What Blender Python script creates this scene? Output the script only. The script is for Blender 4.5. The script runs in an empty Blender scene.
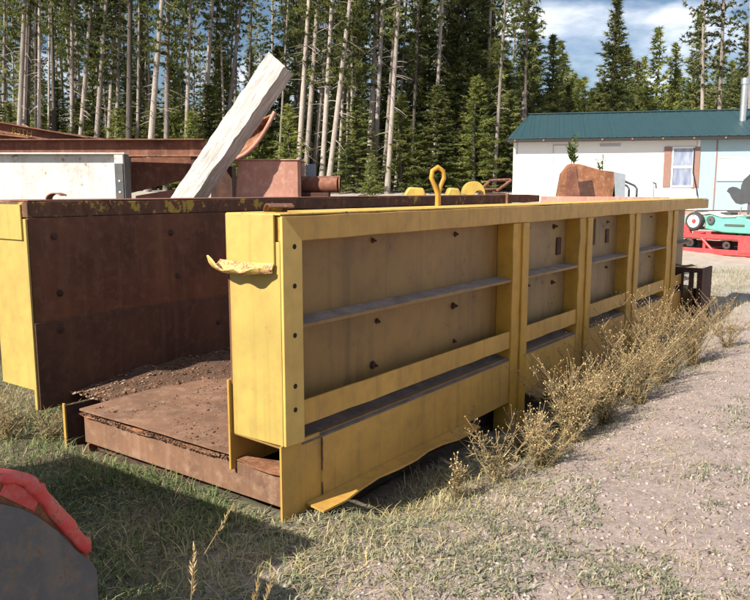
import bpy, math, random
import numpy as np
from mathutils import Vector, Matrix, Quaternion
R_ = math.radians
scene = bpy.context.scene
col = scene.collection

# ------------------------------------------------------------------ camera
PITCH, YAW, EYE = 8.34, 36.2, 1.65
CAM = Vector((2.5111, -2.6537, EYE))
cam = bpy.data.objects.new('camera', bpy.data.cameras.new('camera'))
col.objects.link(cam)
cam.location = CAM
cam.rotation_euler = (R_(90 - PITCH), 0, R_(YAW))
cam.data.lens = 36.0; cam.data.sensor_width = 36.0
cam.data.clip_end = 2000; cam.data.clip_start = 0.05
scene.camera = cam

# ------------------------------------------------------------------ light
SUN_EL, SUN_AZ = 37.0, 12.0        # light travels towards +Y turned SUN_AZ towards +X
el, az = R_(SUN_EL), R_(SUN_AZ)
trav = Vector((math.sin(az) * math.cos(el), math.cos(az) * math.cos(el), -math.sin(el)))
sun = bpy.data.objects.new('sun', bpy.data.lights.new('sun', 'SUN'))
col.objects.link(sun)
sun.data.energy = 4.8; sun.data.angle = R_(0.55); sun.data.color = (1.0, 0.93, 0.80)
sun.rotation_euler = trav.to_track_quat('-Z', 'Y').to_euler()
sun.location = (0, -10, 20)

w = bpy.data.worlds.new('World'); scene.world = w; w.use_nodes = True
nt = w.node_tree; nt.nodes.clear()
def N(t, **kw):
    n = nt.nodes.new(t)
    for k, v in kw.items(): setattr(n, k, v)
    return n
sky = N('ShaderNodeTexSky', sky_type='NISHITA', sun_disc=False)
sky.sun_elevation = el; sky.sun_rotation = math.atan2(-trav.x, -trav.y)
sky.air_density = 1.0; sky.dust_density = 0.4; sky.ozone_density = 3.0
tc = N('ShaderNodeTexCoord')
mp = N('ShaderNodeMapping'); mp.inputs['Scale'].default_value = (1.0, 1.0, 3.2)
mp.inputs['Location'].default_value = (0.35, 0.1, 0.0)
nz = N('ShaderNodeTexNoise'); nz.inputs['Scale'].default_value = 2.6; nz.inputs['Detail'].default_value = 9; nz.inputs['Roughness'].default_value = 0.56
rp = N('ShaderNodeValToRGB'); rp.color_ramp.elements[0].position = 0.47; rp.color_ramp.elements[1].position = 0.64
nz2 = N('ShaderNodeTexNoise'); nz2.inputs['Scale'].default_value = 5.0; nz2.inputs['Detail'].default_value = 6
cr = N('ShaderNodeValToRGB')
cr.color_ramp.elements[0].position = 0.38; cr.color_ramp.elements[0].color = (7.0, 8.6, 11.5, 1)
cr.color_ramp.elements[1].position = 0.62; cr.color_ramp.elements[1].color = (18, 18, 18.2, 1)
mx = N('ShaderNodeMixRGB'); bg = N('ShaderNodeBackground'); wo = N('ShaderNodeOutputWorld')
bg.inputs['Strength'].default_value = 0.05
L = nt.links.new
L(tc.outputs['Generated'], mp.inputs['Vector']); L(mp.outputs[0], nz.inputs['Vector']); L(mp.outputs[0], nz2.inputs['Vector'])
L(nz.outputs['Fac'], rp.inputs[0]); L(nz2.outputs['Fac'], cr.inputs[0])
L(rp.outputs[0], mx.inputs[0]); L(sky.outputs[0], mx.inputs[1]); L(cr.outputs[0], mx.inputs[2])
L(mx.outputs[0], bg.inputs['Color']); L(bg.outputs[0], wo.inputs['Surface'])

vs = scene.view_settings
vs.view_transform = 'Standard'; vs.look = 'None'; vs.gamma = 1.0; vs.exposure = 0.9; vs.use_curve_mapping = False

# ------------------------------------------------------------------ survey helpers
_p, _y = R_(PITCH), R_(YAW)
CF = Vector((-math.sin(_y) * math.cos(_p), math.cos(_y) * math.cos(_p), -math.sin(_p)))
CR = Vector((math.cos(_y), math.sin(_y), 0)); CU = CR.cross(CF)
FH = Vector((-math.sin(_y), math.cos(_y), 0))
def ray(x, y): return CF * 750 + CR * (x - 375) + CU * (300 - y)
def dep(x, y, D):
    d = ray(x, y); return CAM + d * (D / d.dot(FH))
def proj(P):
    d = Vector(P) - CAM; z = d.dot(CF); return 375 + 750 * d.dot(CR) / z, 300 - 750 * d.dot(CU) / z
class Plane:
    """upright working plane: origin o on the ground, direction angle a; gives (along, height)"""
    def __init__(s, o, a):
        s.o = Vector((o[0], o[1], 0)); s.a = a
        s.d = Vector((math.cos(a), math.sin(a), 0)); s.n = Vector((-math.sin(a), math.cos(a), 0))
    def __call__(s, x, y):
        r = ray(x, y); t = (s.o - CAM).dot(s.n) / r.dot(s.n); P = CAM + r * t
        return (P - s.o).dot(s.d), P.z

# ------------------------------------------------------------------ mesh helpers
class MB:
    def __init__(s): s.v = []; s.f = []
    def add(s, vs_, fs):
        b = len(s.v); s.v += [tuple(v) for v in vs_]; s.f += [tuple(i + b for i in f) for f in fs]; return s
    def box(s, x0, x1, y0, y1, z0, z1, M=None):
        vs_ = [Vector((x, y, z)) for z in (z0, z1) for y in (y0, y1) for x in (x0, x1)]
        if M is not None: vs_ = [M @ v for v in vs_]
        return s.add(vs_, [(0, 2, 3, 1), (4, 5, 7, 6), (0, 1, 5, 4), (2, 6, 7, 3), (0, 4, 6, 2), (1, 3, 7, 5)])
    def prism(s, poly, lo, hi, axis='y'):
        """poly of (a,b): axis y -> (x,z), x -> (y,z), z -> (x,y)"""
        n = len(poly)
        area = sum(poly[i][0] * poly[(i + 1) % n][1] - poly[(i + 1) % n][0] * poly[i][1] for i in range(n))
        if area < 0: poly = poly[::-1]
        def P(a, b, t): return {'y': (a, t, b), 'x': (t, a, b), 'z': (a, b, t)}[axis]
        vs_ = [P(a, b, lo) for a, b in poly] + [P(a, b, hi) for a, b in poly]
        fs = [tuple(range(n)), tuple(range(2 * n - 1, n - 1, -1))]
        for i in range(n):
            j = (i + 1) % n; fs.append((i, n + i, n + j, j))
        if axis in ('x', 'z'): fs = [f[::-1] for f in fs]
        return s.add(vs_, fs)
    def tube(s, pts, rad, n=8, cap=True):
        pts = [Vector(p) for p in pts]; m = len(pts)
        if not hasattr(rad, '__len__'): rad = [rad] * m
        up = Vector((0, 0, 1)); vs_ = []; prev = None
        for i, p in enumerate(pts):
            t = (pts[min(i + 1, m - 1)] - pts[max(i - 1, 0)]).normalized()
            if prev is None:
                a = t.cross(up if abs(t.z) < .9 else Vector((1, 0, 0))).normalized()
            else:
                a = (prev - t * prev.dot(t)).normalized()
            prev = a; b = t.cross(a)
            for k in range(n):
                th = 2 * math.pi * k / n; vs_.append(p + (a * math.cos(th) + b * math.sin(th)) * rad[i])
        fs = []
        for i in range(m - 1):
            for k in range(n):
                j = (k + 1) % n; fs.append((i * n + k, i * n + j, (i + 1) * n + j, (i + 1) * n + k))
        if cap:
            fs.append(tuple(range(n - 1, -1, -1))); fs.append(tuple(range((m - 1) * n, m * n)))
        return s.add(vs_, fs)
    def sheet(s, grid, t):
        """grid[i][j] of points, thickened by t"""
        r, c = len(grid), len(grid[0]); g = [[Vector(p) for p in row] for row in grid]
        top, bot = [], []
        for i in range(r):
            for j in range(c):
                du = g[min(i + 1, r - 1)][j] - g[max(i - 1, 0)][j]; dv = g[i][min(j + 1, c - 1)] - g[i][max(j - 1, 0)]
                nn = du.cross(dv)
                nn = nn.normalized() if nn.length > 1e-9 else Vector((0, 0, 1))
                top.append(g[i][j] + nn * t / 2); bot.append(g[i][j] - nn * t / 2)
        k = r * c; fs = []
        I = lambda i, j: i * c + j
        for i in range(r - 1):
            for j in range(c - 1):
                q = (I(i, j), I(i + 1, j), I(i + 1, j + 1), I(i, j + 1)); fs.append(q); fs.append(tuple(x + k for x in q[::-1]))
        for i in range(r - 1):
            fs.append((I(i, 0), I(i, 0) + k, I(i + 1, 0) + k, I(i + 1, 0))); fs.append((I(i, c - 1), I(i + 1, c - 1), I(i + 1, c - 1) + k, I(i, c - 1) + k))
        for j in range(c - 1):
            fs.append((I(0, j), I(0, j + 1), I(0, j + 1) + k, I(0, j) + k)); fs.append((I(r - 1, j), I(r - 1, j) + k, I(r - 1, j + 1) + k, I(r - 1, j + 1)))
        return s.add(top + bot, fs)
    def lathe(s, prof, c, axis='y', n=20):
        """closed ring profile of (r, t) about the axis through c"""
        m = len(prof); vs_ = []
        for k in range(n):
            th = 2 * math.pi * k / n
            for r, t in prof:
                a, b = r * math.cos(th), r * math.sin(th)
                vs_.append({'y': (c[0] + a, c[1] + t, c[2] + b), 'x': (c[0] + t, c[1] + a, c[2] + b), 'z': (c[0] + a, c[1] + b, c[2] + t)}[axis])
        fs = []
        for k in range(n):
            for i in range(m):
                j = (i + 1) % m; k2 = (k + 1) % n
                fs.append((k * m + i, k * m + j, k2 * m + j, k2 * m + i))
        return s.add(vs_, fs)
    def mesh(s, name, mat, smooth=None):
        me = bpy.data.meshes.new(name); me.from_pydata(s.v, [], s.f); me.validate()
        if mat is not None: me.materials.append(mat)
        if smooth:
            me.shade_smooth(); me.set_sharp_from_angle(angle=R_(smooth))
        return me
    def build(s, name, mat, parent=None, smooth=None, bevel=0, loc=None, fix=True):
        me = s.mesh(name, mat, smooth)
        o = bpy.data.objects.new(name, me); col.objects.link(o)
        if fix:
            import bmesh
            bm = bmesh.new(); bm.from_mesh(me); bmesh.ops.recalc_face_normals(bm, faces=bm.faces); bm.to_mesh(me); bm.free()
            if smooth: me.shade_smooth(); me.set_sharp_from_angle(angle=R_(smooth))
        if parent: o.parent = parent
        if loc: o.location = loc
        if bevel:
            b = o.modifiers.new('bevel', 'BEVEL'); b.width = bevel; b.segments = 2; b.limit_method = 'ANGLE'
        return o
def tag(o, label, cat, group=None, kind=None):
    if label: o['label'] = label
    if cat: o['category'] = cat
    if group: o['group'] = group
    if kind: o['kind'] = kind
    return o
def structure(o): o['kind'] = 'structure'; return o
def empty(name, loc=(0, 0, 0), rz=0):
    o = bpy.data.objects.new(name, None); col.objects.link(o); o.location = loc; o.rotation_euler = (0, 0, rz)
    o.empty_display_size = .2; return o
def inst(name, me, parent=None, loc=(0, 0, 0), rot=(0, 0, 0), sc=(1, 1, 1)):
    o = bpy.data.objects.new(name, me); col.objects.link(o); o.parent = parent; o.location = loc; o.rotation_euler = rot; o.scale = sc; return o
def np_mesh(name, V, T, mat, attr=None):
    """fast mesh from arrays: V (n,3), T (m,3) triangles, attr per vertex float 'tint'"""
    me = bpy.data.meshes.new(name); V = np.asarray(V, np.float32); T = np.asarray(T, np.int32)
    me.vertices.add(len(V)); me.vertices.foreach_set('co', V.ravel())
    me.loops.add(T.size); me.loops.foreach_set('vertex_index', T.ravel())
    me.polygons.add(len(T)); me.polygons.foreach_set('loop_start', np.arange(0, T.size, 3, dtype=np.int32))
    me.polygons.foreach_set('loop_total', np.full(len(T), 3, np.int32))
    if attr is not None:
        a = me.attributes.new('tint', 'FLOAT', 'POINT'); a.data.foreach_set('value', np.asarray(attr, np.float32))
    me.update(calc_edges=True); me.materials.append(mat); return me

# ------------------------------------------------------------------ materials
class MT:
    def __init__(s, name):
        s.m = bpy.data.materials.new(name); s.m.use_nodes = True; s.t = s.m.node_tree
        s.b = s.t.nodes['Principled BSDF']; s.tc = s.t.nodes.new('ShaderNodeTexCoord')
    def n(s, t, **kw):
        x = s.t.nodes.new(t)
        for k, v in kw.items(): setattr(x, k, v)
        return x
    def l(s, a, b): s.t.links.new(a, b)
    def noise(s, scale, detail=6, rough=.6, stretch=None, off=(0, 0, 0), space='Object', dist=0):
        mp = s.n('ShaderNodeMapping'); s.l(s.tc.outputs[space], mp.inputs[0]); mp.inputs['Location'].default_value = off
        if stretch: mp.inputs['Scale'].default_value = stretch
        x = s.n('ShaderNodeTexNoise'); x.inputs['Scale'].default_value = scale; x.inputs['Detail'].default_value = detail; x.inputs['Roughness'].default_value = rough
        x.inputs['Distortion'].default_value = dist
        s.l(mp.outputs[0], x.inputs['Vector']); return x.outputs['Fac']
    def ramp(s, fac, a, b, ca=(0, 0, 0, 1), cb=(1, 1, 1, 1)):
        r = s.n('ShaderNodeValToRGB'); e = r.color_ramp.elements
        e[0].position = a; e[1].position = b; e[0].color = ca; e[1].color = cb
        s.l(fac, r.inputs[0]); return r.outputs[0]
    def mix(s, fac, a, b, mode='MIX'):
        x = s.n('ShaderNodeMixRGB', blend_type=mode)
        for i, v in ((0, fac), (1, a), (2, b)):
            if isinstance(v, (int, float)): x.inputs[i].default_value = v
            elif isinstance(v, tuple): x.inputs[i].default_value = v if len(v) == 4 else (*v, 1)
            else: s.l(v, x.inputs[i])
        return x.outputs[0]
    def color(s, c):
        if isinstance(c, tuple): s.b.inputs['Base Color'].default_value = (*c, 1)
        else: s.l(c, s.b.inputs['Base Color'])
    def bump(s, h, strength=.3, dist=.01):
        x = s.n('ShaderNodeBump'); x.inputs['Strength'].default_value = strength; x.inputs['Distance'].default_value = dist
        s.l(h, x.inputs['Height']); s.l(x.outputs[0], s.b.inputs['Normal'])
    def rough(s, r):
        if isinstance(r, (int, float)): s.b.inputs['Roughness'].default_value = r
        else: s.l(r, s.b.inputs['Roughness'])

def painted(name, paint, rust=(.16, .06, .028), wear=.6, dirt=(.16, .11, .06), dirt_amt=.35, scale=1.0, streak=True, rgh=.55, bump=.25):
    """old paint: tone drift, dirty film, runs, chips down to rust"""
    m = MT(name)
    n1 = m.noise(1.7 * scale, 5); n2 = m.noise(9 * scale, 8, .65, off=(3, 1, 2)); n3 = m.noise(38 * scale, 6, .7, off=(1, 7, 4)); n4 = m.noise(120 * scale, 3)
    c = m.mix(m.ramp(n1, .35, .7), tuple(x * .82 for x in paint), tuple(min(1, x * 1.1) for x in paint))
    c = m.mix(m.ramp(n2, .45, .75, (0, 0, 0, 1), (dirt_amt,) * 3 + (1,)), c, dirt)
    if streak:
        st = m.noise(14 * scale, 4, .6, stretch=(1, 1, .06), off=(5, 2, 0))
        c = m.mix(m.ramp(st, .52, .75, (0, 0, 0, 1), (dirt_amt * .9,) * 3 + (1,)), c, tuple(x * .8 for x in dirt))
    chips = m.mix(.55, n2, n3)
    k = m.ramp(chips, wear, wear + .025)
    halo = m.ramp(chips, wear - .05, wear + .03, (0, 0, 0, 1), (.55, .55, .55, 1))
    c = m.mix(halo, c, tuple(.5 * a + .5 * b for a, b in zip(rust, (.3, .16, .06))))
    rc = m.mix(n3, tuple(x * .6 for x in rust), tuple(x * 1.5 for x in rust))
    c = m.mix(k, c, rc); m.color(c)
    m.rough(m.ramp(k, 0, 1, (rgh,) * 3 + (1,), (.9, .9, .9, 1)))
    h = m.mix(.35, m.mix(.5, n3, n4), k); m.bump(h, bump, .004)
    return m.m
def rusty(name, dark=(.055, .022, .013), mid=(.17, .07, .035), light=(.30, .15, .085), bias=.5, old_paint=None, paint_amt=.62, scale=1.0, rgh=.85, bump=.4):
    m = MT(name)
    n1 = m.noise(2.2 * scale, 7, .65); n2 = m.noise(13 * scale, 8, .7, off=(4, 2, 1)); n3 = m.noise(70 * scale, 5, .7, off=(0, 3, 8))
    c = m.mix(m.ramp(n1, bias - .17, bias + .17), dark, mid)
    c = m.mix(m.ramp(n2, .5, .74, (0, 0, 0, 1), (.85, .85, .85, 1)), c, light)
    c = m.mix(m.ramp(n3, .55, .8, (0, 0, 0, 1), (.6, .6, .6, 1)), c, tuple(x * .6 for x in dark))
    st = m.noise(11 * scale, 4, .6, stretch=(1, 1, .08), off=(5, 2, 0))
    c = m.mix(m.ramp(st, .5, .8, (0, 0, 0, 1), (.45, .45, .45, 1)), c, tuple(x * 1.2 for x in light))
    if old_paint:
        pn = m.mix(.5, n1, n2); c = m.mix(m.ramp(pn, paint_amt, paint_amt + .03), c, old_paint)
    m.color(c); m.rough(rgh); m.bump(m.mix(.5, n2, n3), bump, .006)
    return m.m
def plain(name, c, rgh=.6, var=.18, scale=12, metal=0, bump=.15, dist=.004):
    m = MT(name); n1 = m.noise(scale, 6); n2 = m.noise(scale * 6, 4, off=(2, 5, 1))
    k = m.mix(.4, n1, n2)
    m.color(m.mix(m.ramp(k, .35, .68), tuple(x * (1 - var) for x in c), tuple(min(1, x * (1 + var)) for x in c)))
    m.rough(rgh); m.b.inputs['Metallic'].default_value = metal; m.bump(k, bump, dist); return m.m
def tinted(name, stops, rgh=.7, trans=.0, space_noise=None):
    """vegetation: colour from the per-piece 'tint' attribute, some per-plant drift"""
    m = MT(name); a = m.n('ShaderNodeAttribute', attribute_name='tint'); oi = m.n('ShaderNodeObjectInfo')
    r = m.n('ShaderNodeValToRGB'); e = r.color_ramp.elements
    e[0].position = stops[0][0]; e[0].color = (*stops[0][1], 1); e[1].position = stops[-1][0]; e[1].color = (*stops[-1][1], 1)
    for p, c in stops[1:-1]:
        x = e.new(p); x.color = (*c, 1)
    m.l(a.outputs['Fac'], r.inputs[0])
    hs = m.n('ShaderNodeHueSaturation'); m.l(r.outputs[0], hs.inputs['Color'])
    mr = m.n('ShaderNodeMapRange'); mr.inputs['To Min'].default_value = .65; mr.inputs['To Max'].default_value = 1.6
    m.l(oi.outputs['Random'], mr.inputs['Value']); m.l(mr.outputs[0], hs.inputs['Value'])
    m.color(hs.outputs[0]); m.rough(rgh)
    if trans:
        tr = m.n('ShaderNodeBsdfTranslucent'); m.l(hs.outputs[0], tr.inputs['Color'])
        ms = m.n('ShaderNodeMixShader'); ms.inputs[0].default_value = trans
        m.l(m.b.outputs[0], ms.inputs[1]); m.l(tr.outputs[0], ms.inputs[2]); m.l(ms.outputs[0], m.t.nodes['Material Output'].inputs['Surface'])
    return m.m

YEL = (.78, .56, .10)
M = {}
M['yellow_end'] = painted('yellow_end', (.45, .335, .088), wear=.635, rust=(.22, .11, .05), dirt=(.34, .20, .065), dirt_amt=.55, scale=.9, bump=.4)
M['yellow_side'] = painted('yellow_side', (.53, .30, .062), wear=.645, dirt=(.22, .125, .05), dirt_amt=.45)
M['yellow_flange'] = painted('yellow_flange', (.66, .43, .11), wear=.66, dirt=(.34, .21, .07), dirt_amt=.35)  # same yellow paint lightened to stand in for grazing sun on the flange
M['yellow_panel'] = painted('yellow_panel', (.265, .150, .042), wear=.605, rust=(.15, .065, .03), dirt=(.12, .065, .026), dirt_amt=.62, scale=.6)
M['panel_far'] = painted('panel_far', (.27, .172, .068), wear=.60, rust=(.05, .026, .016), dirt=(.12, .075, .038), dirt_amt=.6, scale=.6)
M['yellow_post'] = painted('yellow_post', (.49, .265, .030), wear=.64, dirt=(.20, .11, .03), dirt_amt=.45)
M['lip_mat'] = painted('lip_mat', (.74, .50, .16), wear=.52, rust=(.26, .12, .07), dirt_amt=.5, scale=2, streak=False)
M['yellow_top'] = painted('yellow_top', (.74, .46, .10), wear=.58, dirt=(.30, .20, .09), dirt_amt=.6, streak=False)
M['yellow_rusty'] = rusty('yellow_rusty', (.06, .028, .016), (.15, .065, .035), (.24, .12, .06), old_paint=(.42, .29, .05), paint_amt=.55)
M['dust'] = plain('dust', (.26, .205, .18), .95, .35, 8)
M['dust_shaded'] = plain('dust_shaded', (.15, .11, .095), .95, .4, 6)  # ledge dust, darkened to carry the shadow below the rail
M['liner'] = rusty('liner', (.085, .032, .015), (.165, .066, .032), (.21, .10, .055), bump=.25)
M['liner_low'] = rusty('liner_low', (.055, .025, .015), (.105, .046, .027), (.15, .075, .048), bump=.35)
M['floor_rust'] = rusty('floor_rust', (.11, .056, .034), (.215, .112, .066), (.32, .20, .135), bias=.46)
M['rust_dark'] = rusty('rust_dark', (.03, .014, .011), (.075, .03, .019), (.13, .06, .04))
M['rust_red'] = rusty('rust_red', (.10, .035, .022), (.22, .085, .05), (.34, .17, .11))
M['rust_pink'] = rusty('rust_pink', (.30, .135, .095), (.44, .22, .165), (.58, .38, .31), bias=.42, bump=.2)
M['rust_orange'] = rusty('rust_orange', (.12, .045, .022), (.32, .13, .06), (.46, .25, .14))
M['bolt'] = rusty('bolt', (.03, .015, .01), (.07, .03, .018), (.12, .06, .04), scale=3)
M['hole'] = plain('hole', (.012, .01, .009), .9, .3)
M['white_paint'] = painted('white_paint', (.66, .66, .645), wear=.60, rust=(.28, .13, .08), dirt=(.40, .32, .27), dirt_amt=.5, scale=.8)
M['white_wall'] = plain('white_wall', (.80, .80, .79), .55, .03, 2)
M['blue_wall'] = plain('blue_wall', (.34, .49, .56), .55, .04, 2)
M['white_trim'] = plain('white_trim', (.82, .82, .80), .5, .03)
M['grey_trim'] = plain('grey_trim', (.45, .47, .50), .6, .1)
M['roof_green'] = plain('roof_green', (.018, .055, .066), .6, .12, 3, 0, .05)
M['shutter'] = plain('shutter', (.29, .165, .13), .6, .12)
M['rafter'] = plain('rafter', (.26, .12, .07), .7, .2)
M['fascia'] = plain('fascia', (.02, .018, .018), .7, .2)
M['skirting'] = plain('skirting', (.36, .25, .21), .8, .15, 6)
M['curtain'] = plain('curtain', (.30, .33, .42), .9, .15, 3)
M['steel'] = plain('steel', (.55, .57, .58), .35, .15, 8, .8)
M['grey_metal'] = plain('grey_metal', (.085, .09, .098), .5, .15, 5)
M['red_paint'] = painted('red_paint', (.62, .05, .055), wear=.72, dirt=(.4, .14, .12), dirt_amt=.3)
M['red_rim'] = painted('red_rim', (.52, .05, .055), wear=.575, rust=(.20, .08, .045), dirt=(.50, .20, .17), dirt_amt=.7, scale=2.2, bump=.6, rgh=.32, streak=False)
M['green_paint'] = painted('green_paint', (.13, .48, .35), wear=.74, dirt=(.3, .45, .36), dirt_amt=.3)
M['rubber'] = plain('rubber', (.05, .05, .052), .85, .25)
M['grey_plate'] = painted('grey_plate', (.085, .09, .098), rust=(.13, .075, .045), wear=.575, dirt=(.17, .155, .14), dirt_amt=.6, scale=1.6)
M['yellow_far'] = painted('yellow_far', (.52, .35, .07), wear=.66, dirt_amt=.3)
M['fade_blue'] = plain('fade_blue', (.26, .29, .33), .7, .15)
def wood_white():
    m = MT('weathered_timber'); g = m.noise(5, 8, .7, stretch=(6, 6, .6), dist=.6); k = m.noise(4, 6, .65, off=(2, 1, 4)); f = m.noise(70, 4, .6)
    c = m.mix(m.ramp(g, .35, .7), (.27, .25, .235), (.64, .625, .60)); c = m.mix(m.ramp(k, .55, .75, (0, 0, 0, 1), (.6, .6, .6, 1)), c, (.25, .22, .20))
    m.color(c); m.rough(.9); m.bump(m.mix(.4, g, f), .7, .02); return m.m
M['timber'] = wood_white()
def bark(name, a, b):
    m = MT(name); g = m.noise(9, 7, .65, stretch=(4, 4, .7)); k = m.noise(.5, 3, off=(1, 3, 2)); oi = m.n('ShaderNodeObjectInfo')
    c = m.mix(m.ramp(g, .35, .68), a, b); c = m.mix(m.ramp(k, .45, .65, (0, 0, 0, 1), (.5, .5, .5, 1)), c, tuple(x * .55 for x in a))
    hs = m.n('ShaderNodeHueSaturation'); m.l(c, hs.inputs['Color']); mr = m.n('ShaderNodeMapRange'); mr.inputs['To Min'].default_value = .6; mr.inputs['To Max'].default_value = 1.3
    m.l(oi.outputs['Random'], mr.inputs['Value']); m.l(mr.outputs[0], hs.inputs['Value'])
    m.color(hs.outputs[0]); m.rough(.95); m.bump(g, .8, .03); return m.m
M['bark_pale'] = bark('bark_pale', (.25, .205, .18), (.50, .435, .39))
M['bark_dark'] = bark('bark_dark', (.075, .06, .05), (.17, .14, .12))
M['needle_spruce'] = tinted('needle_spruce', [(0, (.055, .075, .026)), (.5, (.135, .158, .05)), (1, (.30, .29, .10))], .75, .48)
M['needle_pine'] = tinted('needle_pine', [(0, (.055, .075, .024)), (.5, (.14, .16, .045)), (1, (.30, .30, .09))], .75, .48)
M['needle_bright'] = tinted('needle_bright', [(0, (.085, .11, .03)), (.5, (.19, .215, .055)), (1, (.33, .33, .10))], .75, .48)
M['grass'] = tinted('grass', [(0, (.055, .095, .028)), (.35, (.13, .165, .06)), (.6, (.33, .28, .14)), (1, (.55, .46, .30))], .8, .2)
M['cover'] = tinted('cover', [(0, (.12, .14, .075)), (.5, (.22, .225, .14)), (1, (.38, .35, .25))], .8, .2)
M['dry'] = tinted('dry', [(0, (.10, .10, .05)), (.35, (.20, .17, .08)), (.7, (.34, .26, .13)), (1, (.50, .40, .22))], .85, .15)
M['seed'] = tinted('seed', [(0, (.18, .12, .05)), (.5, (.33, .235, .10)), (1, (.50, .385, .20))], .85, .1)
M['pebble'] = tinted('pebble', [(0, (.18, .125, .11)), (.4, (.36, .275, .25)), (.8, (.45, .365, .34)), (1, (.53, .47, .44))], .85)
M['chip'] = tinted('chip', [(0, (.045, .022, .013)), (.5, (.14, .065, .035)), (.85, (.22, .13, .08)), (1, (.25, .215, .185))], .9)
M['leaf'] = tinted('leaf', [(0, (.07, .14, .025)), (1, (.22, .30, .06))], .7, .3)

# ------------------------------------------------------------------ ground
_rng = np.random.default_rng(7)
def vnoise(x, y, s, seed):
    """smooth value noise, vectorised"""
    r = np.random.default_rng(seed).random((64, 64)).astype(np.float64)
    X = np.asarray(x, float) * s; Y = np.asarray(y, float) * s
    i = np.floor(X).astype(int); j = np.floor(Y).astype(int); a = X - i; b = Y - j
    a = a * a * (3 - 2 * a); b = b * b * (3 - 2 * b)
    g = lambda p, q: r[p % 64, q % 64]
    return (g(i, j) * (1 - a) + g(i + 1, j) * a) * (1 - b) + (g(i, j + 1) * (1 - a) + g(i + 1, j + 1) * a) * b
def sstep(x, a, b):
    t = np.clip((x - a) / (b - a), 0, 1); return t * t * (3 - 2 * t)
def gz(x, y):
    x = np.asarray(x, float); y = np.asarray(y, float)
    D = np.hypot(x - CAM.x, y - CAM.y)
    z = .80 * sstep(D, 18, 27) + .85 * sstep(D, 27, 40) + .9 * sstep(D, 60, 140)
    z = z + (vnoise(x, y, .9, 1) - .5) * .05 + (vnoise(x, y, 4.2, 2) - .5) * .025 + (vnoise(x, y, 11, 3) - .5) * .022 * (D < 25)
    # shallow hollow worn along the foot of the right-hand wall and under the trough
    hol = np.exp(-((x - .12) / .62) ** 2) * sstep(y, .05, .85) * (1 - sstep(y, 5.5, 8.5))
    inside = (x > -2.3) & (x < -.1) & (y > .15) & (y < 8.2)
    return z - .20 * hol - .05 * inside - .02
def axis(lo, hi, c, fine, gr):
    a = [c]; s = fine
    while a[-1] < hi:
        s = fine if abs(a[-1] - c) < 4 else s * gr; a.append(a[-1] + s)
    b = [c]; s = fine
    while b[-1] > lo:
        s = fine if abs(b[-1] - c) < 4 else s * gr; b.append(b[-1] - s)
    return np.array(b[:0:-1] + a)
ax = axis(-320, 320, .3, .055, 1.06); ay = axis(-60, 420, 1.2, .055, 1.06)
GX, GY = np.meshgrid(ax, ay, indexing='ij'); GZ = gz(GX, GY)
nX, nY = len(ax), len(ay); idx = np.arange(nX * nY).reshape(nX, nY)
a_, b_, c_, d_ = idx[:-1, :-1].ravel(), idx[1:, :-1].ravel(), idx[1:, 1:].ravel(), idx[:-1, 1:].ravel()
T = np.concatenate([np.stack([a_, b_, c_], 1), np.stack([a_, c_, d_], 1)])
def ground_mat():
    m = MT('ground'); sp = 'Object'
    big = m.noise(.55, 5, .6, off=(3, 1, 0)); mid = m.noise(3.5, 7, .65); fine = m.noise(28, 8, .75, off=(1, 2, 0)); grit = m.noise(150, 4, .7)
    vo = m.n('ShaderNodeTexVoronoi'); vo.inputs['Scale'].default_value = 55; m.l(m.tc.outputs[sp], vo.inputs['Vector'])
    grav = m.mix(m.ramp(fine, .3, .7), (.235, .17, .15), (.48, .385, .35))
    grav = m.mix(m.ramp(vo.outputs['Distance'], .1, .55, (.5, .5, .5, 1), (0, 0, 0, 1)), grav, (.55, .475, .445))
    grav = m.mix(m.ramp(grit, .45, .75, (0, 0, 0, 1), (.55, .55, .55, 1)), grav, (.13, .10, .085))
    soil = m.mix(m.ramp(fine, .35, .7), (.085, .068, .045), (.23, .185, .125))
    soil = m.mix(m.ramp(mid, .48, .68, (0, 0, 0, 1), (.75, .75, .75, 1)), soil, (.15, .165, .075))
    # gravel lies on the yard to the right; the strip by the trough and the far yard are soil with grass
    sx = m.n('ShaderNodeSeparateXYZ'); m.l(m.tc.outputs[sp], sx.inputs[0])
    ad = m.n('ShaderNodeMath', operation='MULTIPLY_ADD'); m.l(big, ad.inputs[0]); ad.inputs[1].default_value = 1.6; m.l(sx.outputs[0], ad.inputs[2])
    m2 = m.n('ShaderNodeMath', operation='MULTIPLY_ADD'); m.l(mid, m2.inputs[0]); m2.inputs[1].default_value = .9; m.l(ad.outputs[0], m2.inputs[2])
    ms = m.n('ShaderNodeMapRange'); ms.inputs['From Min'].default_value = .95; ms.inputs['From Max'].default_value = 1.9; m.l(m2.outputs[0], ms.inputs['Value'])
    c = m.mix(ms.outputs[0], soil, grav)
    pale = m.mix(m.ramp(mid, .4, .7), (.42, .36, .31), (.55, .48, .42))
    my = m.n('ShaderNodeMapRange'); my.inputs['From Min'].default_value = 6; my.inputs['From Max'].default_value = 12; my.inputs['To Max'].default_value = .8; m.l(sx.outputs[1], my.inputs['Value'])
    c = m.mix(my.outputs[0], c, pale); m.color(c); m.rough(.95); m.bump(m.mix(.5, fine, grit), .8, .02); return m.m
g_me = np_mesh('ground', np.stack([GX.ravel(), GY.ravel(), GZ.ravel()], 1), T, ground_mat()); g_me.shade_smooth()
structure(inst('ground', g_me))

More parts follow.
